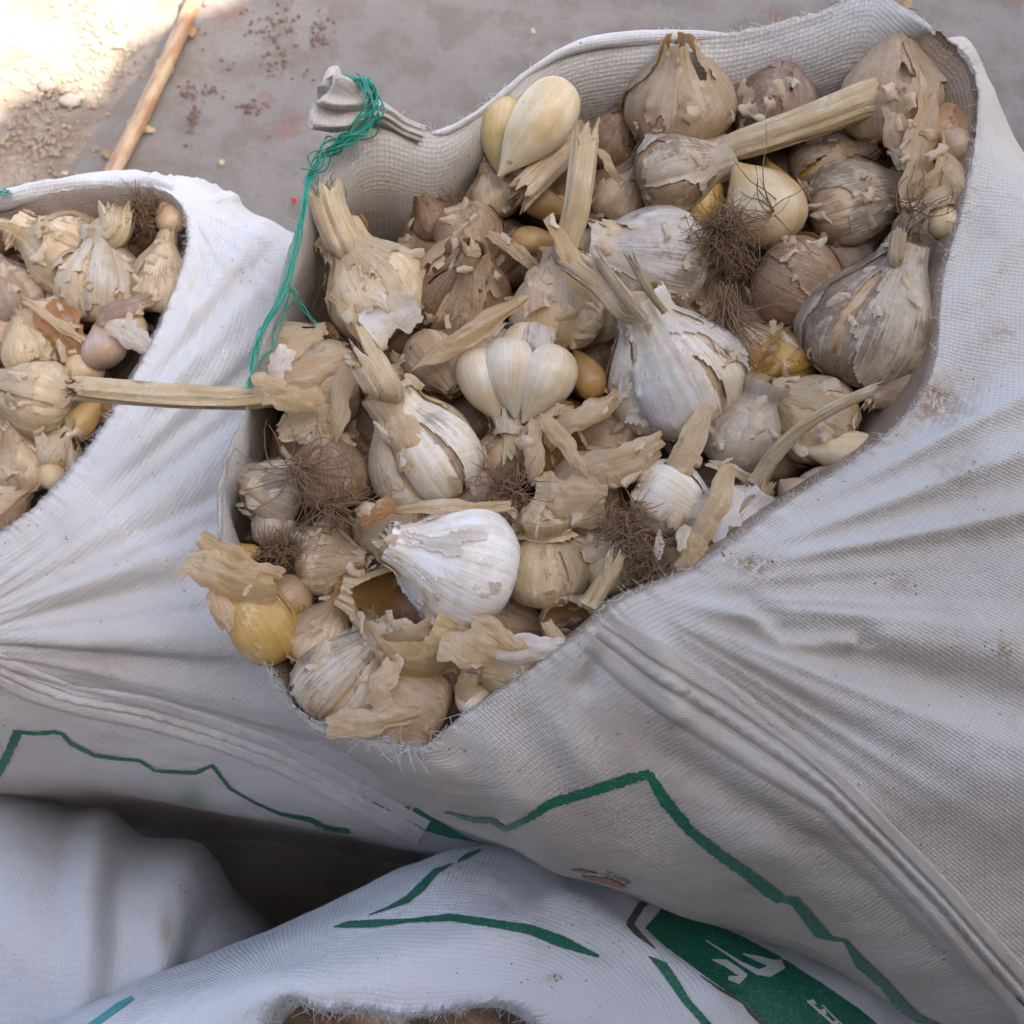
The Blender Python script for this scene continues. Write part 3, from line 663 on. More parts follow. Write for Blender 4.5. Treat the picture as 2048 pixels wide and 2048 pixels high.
# ---- frayed threads round the mouths
def fray(root, rimp, spans, mat, dens, name='frayed_threads'):
    paths = []; n = len(rimp)
    for (a, b, ln) in spans:
        cnt = int((b-a)*dens)
        for _ in range(cnt):
            i = int(rng.uniform(a, b)*n) % n; p = rimp[i]; t = rimp[(i+1) % n]-rimp[i-1]; t /= np.linalg.norm(t)+1e-9
            dirn = rng.normal(0, .5, 3)+np.array([0, 0, .5])+t*rng.normal(0, 1.0); dirn /= np.linalg.norm(dirn)
            L = ln*rng.uniform(.3, 1.3)**2; c_ = rng.normal(0, .7, 3); s = np.linspace(0, 1, 6)[:, None]
            paths.append((p+dirn*s*L+c_*s**2*L*.7-np.array([0, 0, 0.0006]), .00016, .00009))
    V, F, sk = tubes(paths, 4)
    return tag(obj(name, mesh_np(name, V-np.array(root.location), F, mat, sk), root), kind='stuff')
fray(main, rim_main, [(0, 1, .0022), (.36, .50, .0030), (.54, .72, .0032), (.60, .645, .007), (.27, .33, .004)], M_thread, 2200)
fray(left, rim_left, [(.25, .8, .0028)], M_thread, 1500)
fray(bot, rim_bot, [(0, .65, .004)], M_thread, 3000)

# folded white cuff along the back rim of the large sack
def cuff(root, line, wd, name, mat, rise=.004):
    P = crom(np.array([(a, b, c_) for a, b, c_ in line], float), 220); W = pxn(P)
    n = len(W); th = np.linspace(-.6, math.pi+.5, 12); rows = []
    wv = np.interp(np.linspace(0, 1, n), np.linspace(0, 1, len(wd)), wd)
    for j, a in enumerate(th):
        rr = wv*.5
        o = np.stack([np.zeros(n), -np.cos(a)*rr*.7*np.ones(n), np.sin(a)*rr], -1)
        f = 1+.25*fbm(np.arange(n)*.06, a*1.2, 0, 3)
        rows.append(W+o*f[:, None]-np.array([0, 0, .002]))
    V = np.array(rows); s = np.concatenate([[0], np.cumsum(np.linalg.norm(np.diff(W, axis=0), axis=1))])
    sk = np.stack(np.broadcast_arrays(s[None]*1.0, (th*.006)[:, None], np.zeros((len(th), n))), -1)
    col = np.zeros(V.shape[:2]+(4,)); col[..., 3] = 1
    return obj(name, mesh_np(name, V.reshape(-1, 3)-np.array(root.location), grid_faces(len(th), n), mat, sk.reshape(-1, 3), col.reshape(-1, 4)), root)
cuff(main, [(840,262,.545),(890,258,.546),(950,225,.547),(1010,178,.548),(1060,138,.55),(1130,97,.55),(1200,78,.55),(1300,68,.55),(1400,66,.55),(1480,66,.549)], [.001,.005,.004,.0055,.005,.0065,.008,.008,.007,.001], 'rim_cuff', M_fab_left)
cuff(left, [(-120,425,.663),(-20,402,.66),(60,380,.657),(150,366,.653),(230,362,.65),(300,362,.645),(345,372,.642)], [.012,.013,.014,.012,.010,.010,.006], 'rim_cuff', M_fab_left)
0 and cuff(main, [(1905,85,.524),(1945,125,.519),(1962,170,.518),(1972,240,.518),(1968,310,.518)], [.003,.008,.010,.008,.002], 'rim_cuff', M_fab_left)

# the tied corner: a pleated ear gathered by green twine
def ear():
    ax = crom(np.array([(845,268,.542),(800,250,.538),(765,228,.530),(738,218,.524),(710,215,.520),(672,208,.515),(640,192,.512)], float), 70)
    A = pxn(ax); n = len(A); s = np.linspace(0, 1, n)
    r = np.interp(s, [0, .2, .42, .55, .7, .85, .95, 1], [.0045, .0046, .0052, .0068, .0100, .0135, .0150, .0125])
    th = np.linspace(0, 2*math.pi, 97); tg = np.gradient(A, axis=0); tg /= np.linalg.norm(tg, axis=1)[:, None]
    a = np.cross(tg, np.array([.1, .3, 1.])); a /= np.linalg.norm(a, axis=1)[:, None]; b = np.cross(tg, a)
    pl = 1+(.12+.24*s[:, None])*np.sin(th*8+3*s[:, None]+2.5*vn(np.cos(th)*1.3, np.sin(th)*1.3, 3+s[:, None]*2))+.12*fbm(np.cos(th)*2, np.sin(th)*2, s[:, None]*5, 4)
    fl = .62+.38*np.abs(np.cos(th-.8))
    P = A[:, None]+(r[:, None]*pl)[..., None]*(a[:, None]*np.cos(th)[None, :, None]+b[:, None]*(np.sin(th)*fl)[None, :, None])
    P = P+tg[:, None]*((sst(.85, 1, s)[:, None]*.002*np.sin(th*4+1)[None])[..., None])
    P[:, -1] = P[:, 0]
    sk = np.stack(np.broadcast_arrays((th*.016)[None], (s*.09)[:, None], np.zeros((n, 97))), -1); col = np.zeros((n, 97, 4)); col[..., 3] = 1
    col[..., 2] = .22*np.clip(fbm(th[None]*3, s[:, None]*8, 0, 3)+.5, 0, 1)
    obj('tied_corner', mesh_np('tied_corner', P.reshape(-1, 3)-np.array(main.location), grid_faces(n, 97), M_fab, sk.reshape(-1, 3), col.reshape(-1, 4)), main)
ear()
def twine(paths, name, label, r=.00042, n=6, spread=.0012, cat='twine'):
    P = []
    for line in paths:
        W = pxn(crom(np.array(line, float), 60))
        for k_ in range(n):
            s = np.linspace(0, 1, 60); off = np.stack([vn(s*7+k_*9, k_, i) for i in range(3)], -1)*spread*1.4
            P.append((W+off, r, r*.8))
    V, F, sk = tubes(P, 5); c0 = V.mean(0)
    o = obj(name, mesh_np(name, V-c0, F, M_twine, sk)); o.location = c0
    return tag(o, label, cat)
twine([[(712,158,.512),(738,175,.508),(748,205,.506),(742,240,.508),(715,268,.510),(680,285,.512),(650,300,.514),(632,330,.516),(622,352,.518)]], 'green_twine', 'tangled green twine knotted round the tied corner of the middle sack', n=16, spread=.0032)
twine([[(622,352,.518),(612,400,.514),(603,450,.512),(592,490,.512),(578,550,.510),(560,600,.508),(535,640,.506),(518,668,.504),(510,700,.503),(504,740,.501),(500,775,.500)]], 'green_twine', 'long teal green twine hanging down the left rim of the middle sack', n=8, spread=.0011)
twine([[(590,575,.512),(575,620,.515),(555,660,.515),(540,700,.512),(518,735,.506)],[(590,580,.512),(608,620,.517),(632,648,.52)]], 'green_twine', 'thin loose green thread on the inner left wall of the middle sack', n=3, spread=.0012, r=.0003)
twine([[(-20,380,.65),(2,384,.65),(18,384,.65)]], 'green_twine', 'small end of green twine at the far left rim', n=6, spread=.0015)

fm = None
# debris that fills the mouths below the bulbs
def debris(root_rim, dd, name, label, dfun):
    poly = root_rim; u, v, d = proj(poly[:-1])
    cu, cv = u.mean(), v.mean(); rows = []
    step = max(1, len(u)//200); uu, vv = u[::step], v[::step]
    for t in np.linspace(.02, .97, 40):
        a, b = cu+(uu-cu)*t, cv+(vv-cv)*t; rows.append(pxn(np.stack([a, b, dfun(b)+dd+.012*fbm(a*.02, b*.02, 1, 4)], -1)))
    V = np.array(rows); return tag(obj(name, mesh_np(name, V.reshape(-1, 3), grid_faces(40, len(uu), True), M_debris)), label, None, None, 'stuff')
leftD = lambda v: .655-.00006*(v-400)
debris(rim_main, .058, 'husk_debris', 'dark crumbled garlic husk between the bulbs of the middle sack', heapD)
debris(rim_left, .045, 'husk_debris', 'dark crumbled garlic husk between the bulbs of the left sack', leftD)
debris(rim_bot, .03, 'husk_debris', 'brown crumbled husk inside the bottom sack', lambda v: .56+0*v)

# ------------------------------------------------------------------ garlic
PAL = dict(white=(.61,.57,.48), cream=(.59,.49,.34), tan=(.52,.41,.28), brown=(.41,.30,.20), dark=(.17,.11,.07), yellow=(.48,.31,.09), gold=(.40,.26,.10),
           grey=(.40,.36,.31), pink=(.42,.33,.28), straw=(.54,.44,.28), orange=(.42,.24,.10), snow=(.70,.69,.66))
def colr(c, dirt=.3): return (*PAL[c], dirt) if isinstance(c, str) else (*c, dirt)
PZ = [-.385, -.40, -.385, -.30, -.12, .08, .25, .385, .49, .60]
PR = [.03, .13, .27, .41, .495, .470, .36, .225, .145, .105]
def skin_pts(W, H, n, lobe, seed, nt=72, nth=132, off=0.0, neck=.105, tmax=1.0, wr=1.0, squash=1.0):
    r_ = np.random.default_rng(seed)
    t = np.linspace(0, tmax, nt); q = t*(len(PZ)-1)
    c_ = crom(np.stack([PZ, PR], -1), 400); z = np.interp(t, np.linspace(0, 1, 400), c_[:, 0]); r = np.interp(t, np.linspace(0, 1, 400), c_[:, 1])
    r = np.maximum(r, 0.01); r = r+(neck-.105)*sst(.72, 1, t)
    th = np.linspace(0, 2*np.pi, nth, endpoint=False)
    cen = np.sort(np.linspace(0, 2*np.pi, n, endpoint=False)+r_.uniform(-.28, .28, n)*2*np.pi/n)+r_.uniform(0, 6)
    wd = np.pi/n*r_.uniform(1.0, 1.5, n); tc_ = r_.uniform(.38, .50, n); hc_ = r_.uniform(.48, .60, n); am = r_.uniform(.80, 1.08, n)
    D = (th[:, None]-cen[None]+np.pi) % (2*np.pi)-np.pi
    Tw = .25*r_.normal()                       # lobes lean round the axis
    val = np.zeros((nt, nth))
    for i in range(n):
        dd = (th[None]-cen[i]-Tw*t[:, None]+np.pi) % (2*np.pi)-np.pi
        tt_ = np.where(t < tc_[i], (tc_[i]-t)/hc_[i], (t-tc_[i])/(hc_[i]*1.5))[:, None]
        val = np.maximum(val, am[i]*np.clip(1-(dd/wd[i])**2-np.abs(tt_)**2.6, 0, 1)**.42)
    edge_m = .85+.35*vn(th*1.1+seed, t[:, None]*2.2, seed)
    A = np.clip(lobe*1.35, 0, .5)*edge_m*(sst(.0, .14, t)*sst(.92, .58, t))[:, None]
    rr = r[:, None]*(1-A+A*val)
    cx, sx = np.cos(th)[None], np.sin(th)[None]; s0 = seed*3.7
    rr = rr*(1+.075*fbm(cx*1.2+s0, sx*1.2, z[:, None]*2.2, 3)+.006*wr*fbm(cx*6+s0, sx*6, t[:, None]*4, 3))
    rr = rr+.012*wr*sst(.55, .95, t)[:, None]*vn(cx*5+s0, sx*5, t[:, None]*2)*1.0
    rr = rr+off
    zz = z[:, None]*H+.02*fbm(cx*2+s0, sx*2+3, t[:, None]*2, 2)+off*.3*np.sign(z[:, None])
    P = np.stack([rr*cx*squash, rr*sx, zz*np.ones_like(rr)], -1)*W
    sk = np.stack(np.broadcast_arrays(cx, sx, t[:, None]), -1)
    skin_pts.creases = [(math.degrees((cen[i]+cen[(i+1) % n]+(2*np.pi if i == n-1 else 0))/2), math.degrees(Tw)) for i in range(n)]
    return P, sk, t, th
def skin_mesh(W, H, n, lobe, seed, **k):
    P, sk, t, th = skin_pts(W, H, n, lobe, seed, **k); nt, nth = P.shape[:2]
    P[0] = P[0].mean(0)
    return P.reshape(-1, 3), grid_faces(nt, nth, True), sk.reshape(-1, 3), (P, t, th)
def hole_field(sk, seed, fr=(1.6, 1.6, 2.2), jag=.12):
    x, y, z = sk[..., 0], sk[..., 1], sk[..., 2]
    return fbm(x*fr[0]+seed*2.3, y*fr[1]+1, z*fr[2]+seed, 3)+jag*fbm(x*4.5, y*4.5, z*11+seed, 4)

def cut(V, F, sk, keep):
    F = F[keep[F].all(1)]
    return compact(V, F, sk) if len(F) else None

def roots_paths(base, axis, n, L, spread, seed, r=.00031, wander=.9, rad=.004, droop=None):
    g = np.random.default_rng(seed); axis = np.asarray(axis, float); axis = axis/np.linalg.norm(axis)
    out = []
    for i in range(n):
        m = 10; d = axis+g.normal(0, spread, 3); d /= np.linalg.norm(d); p = np.array(base, float)+g.normal(0, rad, 3)*.7
        ll = L*g.uniform(.45, 1.15); st = ll/m; pts = [p]; cv = g.normal(0, .20*wander, 3)
        for j in range(m):
            d = d+cv*.55+g.normal(0, .16*wander, 3)+(0 if droop is None else np.asarray(droop)*.16)
            if g.random() < .15: cv = g.normal(0, .30*wander, 3)
            d = d/np.linalg.norm(d); p = p+d*st; pts.append(p)
        out.append((crom(np.array(pts), 16), r*g.uniform(.7, 1.3), r*.45))
    return out
def root_mesh(paths, name='root_tuft'):
    V, F, sk = tubes(paths, 5); return mesh_np(name, V, F, M_root, sk)

def stem_mesh(path, r0, r1, seed, name='stem', nth=40, fray_=.006, flat=.75):
    """path in local metres; fibrous tube, splayed jagged end"""
    P = crom(np.array(path, float), max(30, len(path)*9)); n = len(P); s = np.linspace(0, 1, n)
    tg = np.gradient(P, axis=0); tg /= np.linalg.norm(tg, axis=1)[:, None]+1e-9
    ref = np.array([.3, .9, .2]); a = np.cross(tg, ref); a /= np.linalg.norm(a, axis=1)[:, None]; b = np.cross(tg, a)
    th = np.linspace(0, 2*np.pi, nth, endpoint=False)
    r = np.interp(s, [0, .12, .5, 1], [r0*1.25, r0, (r0+r1)/2, r1])
    g = 1+.16*vn(np.cos(th)*4.2+seed, np.sin(th)*4.2, s[:, None]*1.6)+.10*vn(np.cos(th)*10+seed, np.sin(th)*10, s[:, None]*2.5)+.06*fbm(s[:, None]*7, seed, 0, 2)
    V = P[:, None]+(r[:, None]*g)[..., None]*(a[:, None]*np.cos(th)[None, :, None]+b[:, None]*(np.sin(th)*flat)[None, :, None])
    e = fray_*(.4+.8*vn(th*3, seed, 1)+.6*vn(th*9, seed, 3))
    V += tg[:, None]*(sst(.86, 1, s)[:, None]*e[None])[..., None]
    # inner wall and core so the cut end is hollow and fibrous
    core = P[-1]-tg[-1]*.003
    rows = [V.reshape(n, nth, 3)]
    inn = V[-1]*.55+(P[-1]-tg[-1]*.004)*.45; inn2 = (V[-1]-P[-1])*.25+core
    rows.append(inn[None]); rows.append(inn2[None]); rows.append(np.repeat(core[None, None], nth, 1))
    V = np.concatenate(rows); nn = V.shape[0]
    sk = np.stack(np.broadcast_arrays(np.cos(th)[None], np.sin(th)[None], np.linspace(0, 1, nn)[:, None]*max(1.0, np.linalg.norm(P[-1]-P[0])/.03)), -1)
    return mesh_np(name, V.reshape(-1, 3), grid_faces(nn, nth, True), M_stem, sk.reshape(-1, 3))

def clove_mesh(L, Wd, seed, bend=.18, nt=40, nth=40, name='clove', tip=1.0, mat=None, wedge=.42):
    s = np.linspace(0, 1, nt); th = np.linspace(0, 2*np.pi, nth, endpoint=False)
    prof = np.interp(s, [0, .02, .07, .18, .34, .5, .66, .8, .9, .96, 1], [0.02, .40, .66, .90, 1.0, .95, .76, .48, .24, .12, .05])
    prof = np.convolve(np.pad(prof, 2, mode='edge'), [.1, .2, .4, .2, .1], 'valid'); prof[0] = .02
    c_, s_ = np.cos(th), np.sin(th)
    # outer side round (+y), inner side pulled to a ridge (-y)
    y = np.where(s_ > 0, s_*.92, s_*.70); x = c_*np.where(s_ < 0, 1-wedge*(-s_)**.8, 1)
    r = Wd/2*prof[:, None]*(1+.05*fbm(c_*1.5+seed, s_*1.5, s[:, None]*2, 3)+.006*fbm(c_*12, s_*12+seed, s[:, None]*2, 2))
    z = (s-.42)*L
    by = -bend*L*(s-.3)**2*1.6
    V = np.stack([x[None]*r, y[None]*r+by[:, None], z[:, None]*np.ones_like(r)], -1)
    g = np.random.default_rng(seed); V[..., 0] += (g.normal()*.05*L*sst(.6, 1, s)**2)[:, None]
    sk = np.stack(np.broadcast_arrays(c_[None], s_[None], s[:, None]), -1)
    return mesh_np(name, V.reshape(-1, 3), grid_faces(nt, nth, True), mat or M_clove, sk.reshape(-1, 3))

def flake_mesh(L, Wd, seed, curl=1.0, bow=.3, nt=44, nw=24, name='husk_flake', mat=None, jag=.25, point=.7, twist=.3):
    """papery scale: a curled strip with a ragged outline"""
    s = np.linspace(-1, 1, nt); w_ = np.linspace(-1, 1, nw); g = np.random.default_rng(seed)
    half = Wd/2*(1-point*np.abs(s)**2.6)*(1+jag*fbm(s*3+seed, 0, 1, 3))
    half2 = Wd/2*(1-point*np.abs(s+.1)**2.2)*(1+jag*fbm(s*3+seed, 9, 1, 3))
    X = np.where(w_[None] > 0, w_[None]*half[:, None], w_[None]*half2[:, None])
    endj = 1+jag*.16*vn(w_*2.5, seed, 2)+jag*.06*vn(w_*9, seed, 4)
    Z = (s[:, None]*np.where(np.abs(s[:, None]) > .6, endj[None], 1))*L/2
    edge = jag*Wd*.09*fbm(s[:, None]*6, np.sign(w_)[None]*3+seed, 1, 3)*(np.abs(w_)[None] > .7); X = X+edge
    curl = curl*.7; a = X/(Wd/2)*curl; Rr = Wd/2/max(curl, .05)
    x = np.sin(a)*Rr; y = (np.cos(a)-1)*Rr
    y = y-bow*L*(s[:, None]**2)*.5+.03*L*fbm(s[:, None]*2.2+seed, w_[None]*1.5, 0, 3)+.045*Wd*fbm(s[:, None]*3.5, w_[None]*2.2+seed, 0, 4)+.012*Wd*(1-2*np.abs(vn(s[:, None]*2.5, w_[None]*4+seed, 0)))+.10*Wd*(np.abs(w_)[None]**3)*vn(s[:, None]*2.2, np.sign(w_)[None]*2+seed, 1)
    tw = twist*s[:, None]; x, y = x*np.cos(tw)-y*np.sin(tw), x*np.sin(tw)+y*np.cos(tw)
    V = np.stack([x, y, Z*np.ones_like(x)], -1)
    th = w_*1.4; sk = np.stack(np.broadcast_arrays(np.cos(th)[None]*1.0, np.sin(th)[None], (s*.5)[:, None]), -1)
    return mesh_np(name, V.reshape(-1, 3), grid_faces(nt, nw)[:, ::-1], mat or M_flake, sk.reshape(-1, 3))

def axis_rot(ang, el, spin=0):
    a, e = R(ang), R(el); z = Vector((math.cos(a)*math.cos(e), math.sin(a)*math.cos(e), math.sin(e)))
    up = Vector((0, 0, 1)) if abs(z.z) < .95 else Vector((0, 1, 0))
    y = (up-z*up.dot(z)).normalized(); x = y.cross(z)
    M = Matrix((x, y, z)).transposed().to_4x4()          # local +y faces the camera
    return M @ Matrix.Rotation(R(spin), 4, 'Z')
CROT = MC.to_3x3().to_4x4()
def frame(u, v, d, ang, el, spin=0): return Matrix.Translation(px(u, v, d)) @ CROT @ axis_rot(ang, el, spin)

SACK = {'m': heapD, 'l': leftD, 'b': (lambda v: .565)}
_seed = [100]
def bulb(u, v, w_, ang, el, dz=0., col='cream', dirt=.3, label='', n=7, lobe=.16, H=1., husk=.45, hole=None, cloves=0, ccol='straw', stub=.16, neck=.11, stem=None,
         roots=0, rl=.018, rsp=.55, spin=None, sack='m', wr=1.0, hcol=None, extra=0, splay=0, rdroop=None, name='garlic_bulb', seed=None, group=None, inner=None, squash=1.0, scol='straw', slits=(), open_=None):
    _seed[0] += 1; sd = seed or _seed[0]; g = np.random.default_rng(sd)
    D0 = SACK[sack](v)+dz*.01; W = w_*pxs(D0); D0 += W*.28; W = w_*pxs(D0)
    M4 = frame(u, v, D0, ang, el, g.uniform(0, 360) if spin is None else spin)
    root = obj(name, None); root.matrix_world = M4; root.empty_display_size = .01
    tag(root, label, 'garlic bulb', group)
    if not slits and hole is None and g.random() < .45 and w_ > 110: slits = [(g.uniform(0, 360), .34+.1*g.random(), .62+.14*g.random(), g.uniform(2, 4.5))]
    big = w_ > 180; nt, nth = (90, 200) if big else (60, 120)
    V, F, sk, (P, t, th) = skin_mesh(W, H, n, lobe, sd, nt=nt, nth=nth, neck=neck, wr=wr, squash=squash)
    def openmask(s_):
        if open_ is None: return np.ones(len(s_), bool)
        a = np.degrees(np.arctan2(s_[:, 1], s_[:, 0])); dd = ((a-open_[0]+180) % 360-180)/open_[2]; tt = (s_[:, 2]-open_[1])/open_[3]
        return dd**2+tt**2 > 1+.30*fbm(s_[:, 0]*3+sd, s_[:, 1]*3, s_[:, 2]*4, 3)+.12*fbm(s_[:, 0]*7, s_[:, 1]*7, s_[:, 2]*14+sd, 3)
    if open_ is not None: hole = (9., 0.)
    if hole is not None:
        f = hole_field(sk, sd)+(sk[:, 2]-.62)*hole[1]; keep = f < hole[0]
        # keep the lower cup closed
        keep |= sk[:, 2] < .18
        keep &= openmask(sk)
        V2, F2, s2 = cut(V, F, sk, keep)
    else: V2, F2, s2 = V, F, sk
    def slitmask(s_):
        m = np.ones(len(s_), bool); a = np.degrees(np.arctan2(s_[:, 1], s_[:, 0]))
        for (a0, tw_, t0, t1, wd) in slits:
            q = np.clip((s_[:, 2]-t0)/(t1-t0), 0, 1); lim = wd*np.sin(np.pi*q)**.6*(1+.35*vn(s_[:, 2]*40, a0, 1))
            dd = (a-a0-tw_*s_[:, 2]-3*vn(s_[:, 2]*6, a0, 5)+180) % 360-180; m &= ~((np.abs(dd) < lim) & (q > 0) & (q < 1))
        return m
    if slits:                                       # a slit opens along the nearest crease between two cloves
        cr = list(skin_pts.creases); ns = []
        for (a0, t0, t1, wd) in slits:
            b_ = min(cr, key=lambda c_: abs((c_[0]-a0+180) % 360-180)); ns.append((b_[0], b_[1], t0, t1, wd*.62))
        slits = ns
        Pi, ski, _, _ = skin_pts(W, H, n, lobe*.7, sd, nt=48, nth=90, neck=neck-.03, wr=wr, off=-.030, squash=squash); Pi[0] = Pi[0].mean(0)
        inner_m = mesh_np('inner_skin', Pi.reshape(-1, 3), grid_faces(48, 90, True), M_skin, ski.reshape(-1, 3))
        V2, F2, s2 = cut(V2, F2, s2, slitmask(s2))
    Mi = M4.inverted()
    def child(nm, me, c, loc=None, parent=root):
        o = bpy.data.objects.new(nm, me); C.objects.link(o); o.parent = parent; o.color = c
        if loc is not None: o.matrix_local = loc
        return o
    child('skin', mesh_np('skin', V2, F2, M_husk if hole is not None else M_skin, s2), colr(col, dirt))
    if slits: child('inner_skin', inner_m, colr('brown' if col in ('brown', 'dark', 'pink') else 'tan', .5))
    if husk > 0:
        P2, sk2, _, _ = skin_pts(W, H, n, lobe*.8, sd, nt=nt, nth=nth, neck=neck+.012, wr=wr, off=.012, squash=squash)
        f = hole_field(sk2, sd+5, (1.3, 1.3, 1.6), .22)-(sk2[..., 2]-.55)*.5
        thr = np.quantile(f, husk); e = f-thr
        lift = np.exp(np.clip(e, -1, 0)/.05)*.035*W*(.6+.8*vn(sk2[..., 0]*6, sk2[..., 1]*6, sd)); rad = P2*np.array([1, 1, 0]); rad /= np.linalg.norm(rad, axis=-1)[..., None]+1e-9
        P2 = P2+rad*np.clip(lift, 0, None)[..., None]*(e < 0)[..., None]
        r2 = cut(P2.reshape(-1, 3), grid_faces(nt, nth, True), sk2.reshape(-1, 3), ((e < 0) & (sk2[..., 2] > .1)).ravel() & slitmask(sk2.reshape(-1, 3)) & openmask(sk2.reshape(-1, 3)))
        if r2: child('outer_husk', mesh_np('outer_husk', r2[0], r2[1], M_husk, r2[2]), colr(hcol or col, max(0, dirt*.8)))
    if cloves:
        a0 = g.uniform(0, 6)
        for i in range(cloves):
            a = a0+i*2*math.pi/cloves+g.uniform(-.12, .12); cw = W*.52*math.sin(math.pi/cloves)*1.9*g.uniform(.9, 1.1) if cloves > 2 else W*.5
            cw = min(cw, W*.46)
            me = clove_mesh(W*H*.86, cw, sd*7+i, bend=.26)
            Mx = Matrix.Rotation(a-math.pi/2, 4, 'Z') @ Matrix.Translation((0, W*.235+splay*W*.06, -.02*W)) @ Matrix.Rotation(splay*-.35, 4, 'X')
            child('clove', me, colr(ccol, dirt*.5), Mx)
    # stem
    if stem is not None:
        pts = [Vector((0, 0, W*H*.36)), Vector((0, 0, W*H*.52))]
        for (su, sv, sdz) in stem['path']: pts.append(Mi @ px(su, sv, D0+sdz*.01))
        me = stem_mesh([tuple(p) for p in pts], stem['r'][0]*pxs(D0), stem['r'][1]*pxs(D0), sd, fray_=stem.get('fray', .005), flat=stem.get('flat', .75))
        so_ = child('stem', me, colr(stem.get('col', scol), stem.get('dirt', .2)))
        if stem.get('fib'):
            e0 = np.array(pts[-1]); dr = np.array(pts[-1]-pts[-2]); child('stem_fibres', root_mesh(roots_paths(e0-dr/np.linalg.norm(dr)*.002, dr, stem['fib'], .006, .45, sd, .00025, .5, stem['r'][1]*pxs(D0)*.4), 'stem_fibres'), (1, 1, 1, 1), parent=so_)
    elif stub > 0:
        z0 = W*H*.50; bx, by_ = g.uniform(-.06, .06, 2)*W
        me = stem_mesh([(0, 0, z0*.8), (0, 0, z0), (bx*.4, by_*.4, z0+W*stub*.55), (bx, by_, z0+W*stub)], W*neck*.95, W*neck*.9, sd, fray_=.004)
        child('stem', me, colr(scol, .25))
    if roots:
        child('root_tuft', root_mesh(roots_paths((0, 0, -.385*W*H), (0, 0, -1), roots, rl, rsp, sd, droop=None if rdroop is None else tuple((Mi.to_3x3() @ CROT.to_3x3() @ Vector(rdroop))), rad=W*.05)), (1, 1, 1, 1))
        a = np.linspace(0, 2*np.pi, 20, endpoint=False); rr = np.array([0, .05, .09, .115])*W
        Vd = np.stack([np.stack([r_*np.cos(a), r_*np.sin(a), np.full(20, -.395*W*H-.010*W*math.cos(i))+.01*W*vn(a*3, i, 2)], -1) for i, r_ in enumerate(rr)])
        child('root_plate', mesh_np('root_plate', Vd.reshape(-1, 3), grid_faces(4, 20, True), M_root), (1, 1, 1, 1))
    for i in range((extra+1)//2):                                   # loose torn strips of skin at the shoulder
        a = g.uniform(0, 6.28); me = flake_mesh(W*g.uniform(.35, .7), W*g.uniform(.18, .34), sd+i*3, curl=.7, bow=.35, point=.3, jag=.7, nt=24, nw=14, name='torn_strip')
        Mx = Matrix.Rotation(a, 4, 'Z') @ Matrix.Translation((0, W*g.uniform(.30, .46), W*g.uniform(.05, .30))) @ Matrix.Rotation(R(g.uniform(10, 60)), 4, 'X') @ Matrix.Rotation(R(g.uniform(-30, 30)), 4, 'Y')
        child('torn_strip', me, colr(hcol or col, .15), Mx)
    return root

def clove(u0, v0, u1, v1, w_, dz, col, label, dirt=.2, roll=0, sack='m', bend=.16, el=0, group=None, wedge=.42):
    """loose clove: blunt end at u0,v0, tip at u1,v1"""
    _seed[0] += 1; D0 = SACK[sack]((v0+v1)/2)+dz*.01+w_*pxs(.5)*.25
    L = math.hypot(u1-u0, v1-v0)*pxs(D0)/math.cos(R(el)); ang = math.degrees(math.atan2(v0-v1, u1-u0))
    M4 = frame(u0+(u1-u0)*.42, v0+(v1-v0)*.42, D0, ang, el, roll)
    me = clove_mesh(L, w_*pxs(D0), _seed[0], bend=bend, name='garlic_clove', wedge=wedge); o = obj('garlic_clove', me, None, colr(col, dirt)); o.matrix_world = M4
    return tag(o, label, 'garlic clove', group)
def flake(u, v, L, w_, ang, dz, col, label, curl=1., bow=.3, el=0, spin=0, jag=.5, dirt=.15, sack='m', point=.42, twist=.3, group=None):
    _seed[0] += 1; D0 = SACK[sack](v)+dz*.01; s_ = pxs(D0)
    me = flake_mesh(L*s_, w_*s_, _seed[0], curl=curl, bow=bow, jag=jag, point=point, twist=twist); o = obj('husk_flake', me, None, colr(col, dirt)); o.matrix_world = frame(u, v, D0, ang, el, spin)
    return tag(o, label, 'garlic husk', group)
def root_clump(u, v, rad, n, dz, label, L=.022, sack='m', dirn=(0, 0, 1), spread=1.0, wander=1.3, group=None, core=.5):
    _seed[0] += 1; D0 = SACK[sack](v)+dz*.01; s_ = pxs(D0)
    o = obj('root_clump', root_mesh(roots_paths((0, 0, 0), dirn, int(n*1.4), L, spread, _seed[0], rad=rad*s_*core, wander=wander), 'root_clump')); o.matrix_world = Matrix.Translation(px(u, v, D0)) @ CROT
    return tag(o, label, 'dry roots', group)
def stick_stem(path, r0, r1, dz, col, label, sack='m', flat=.75, fray_=.005, dirt=.15):
    _seed[0] += 1; D0 = SACK[sack](path[0][1])+dz*.01; P = [px(a, b, D0+c_*.01) for a, b, c_ in path]; c0 = P[0]
    me = stem_mesh([tuple(p-c0) for p in P], r0*pxs(D0), r1*pxs(D0), _seed[0], flat=flat, fray_=fray_, name='dry_stem'); o = obj('dry_stem', me, None, colr(col, dirt)); o.location = c0
    return tag(o, label, 'dry stem')

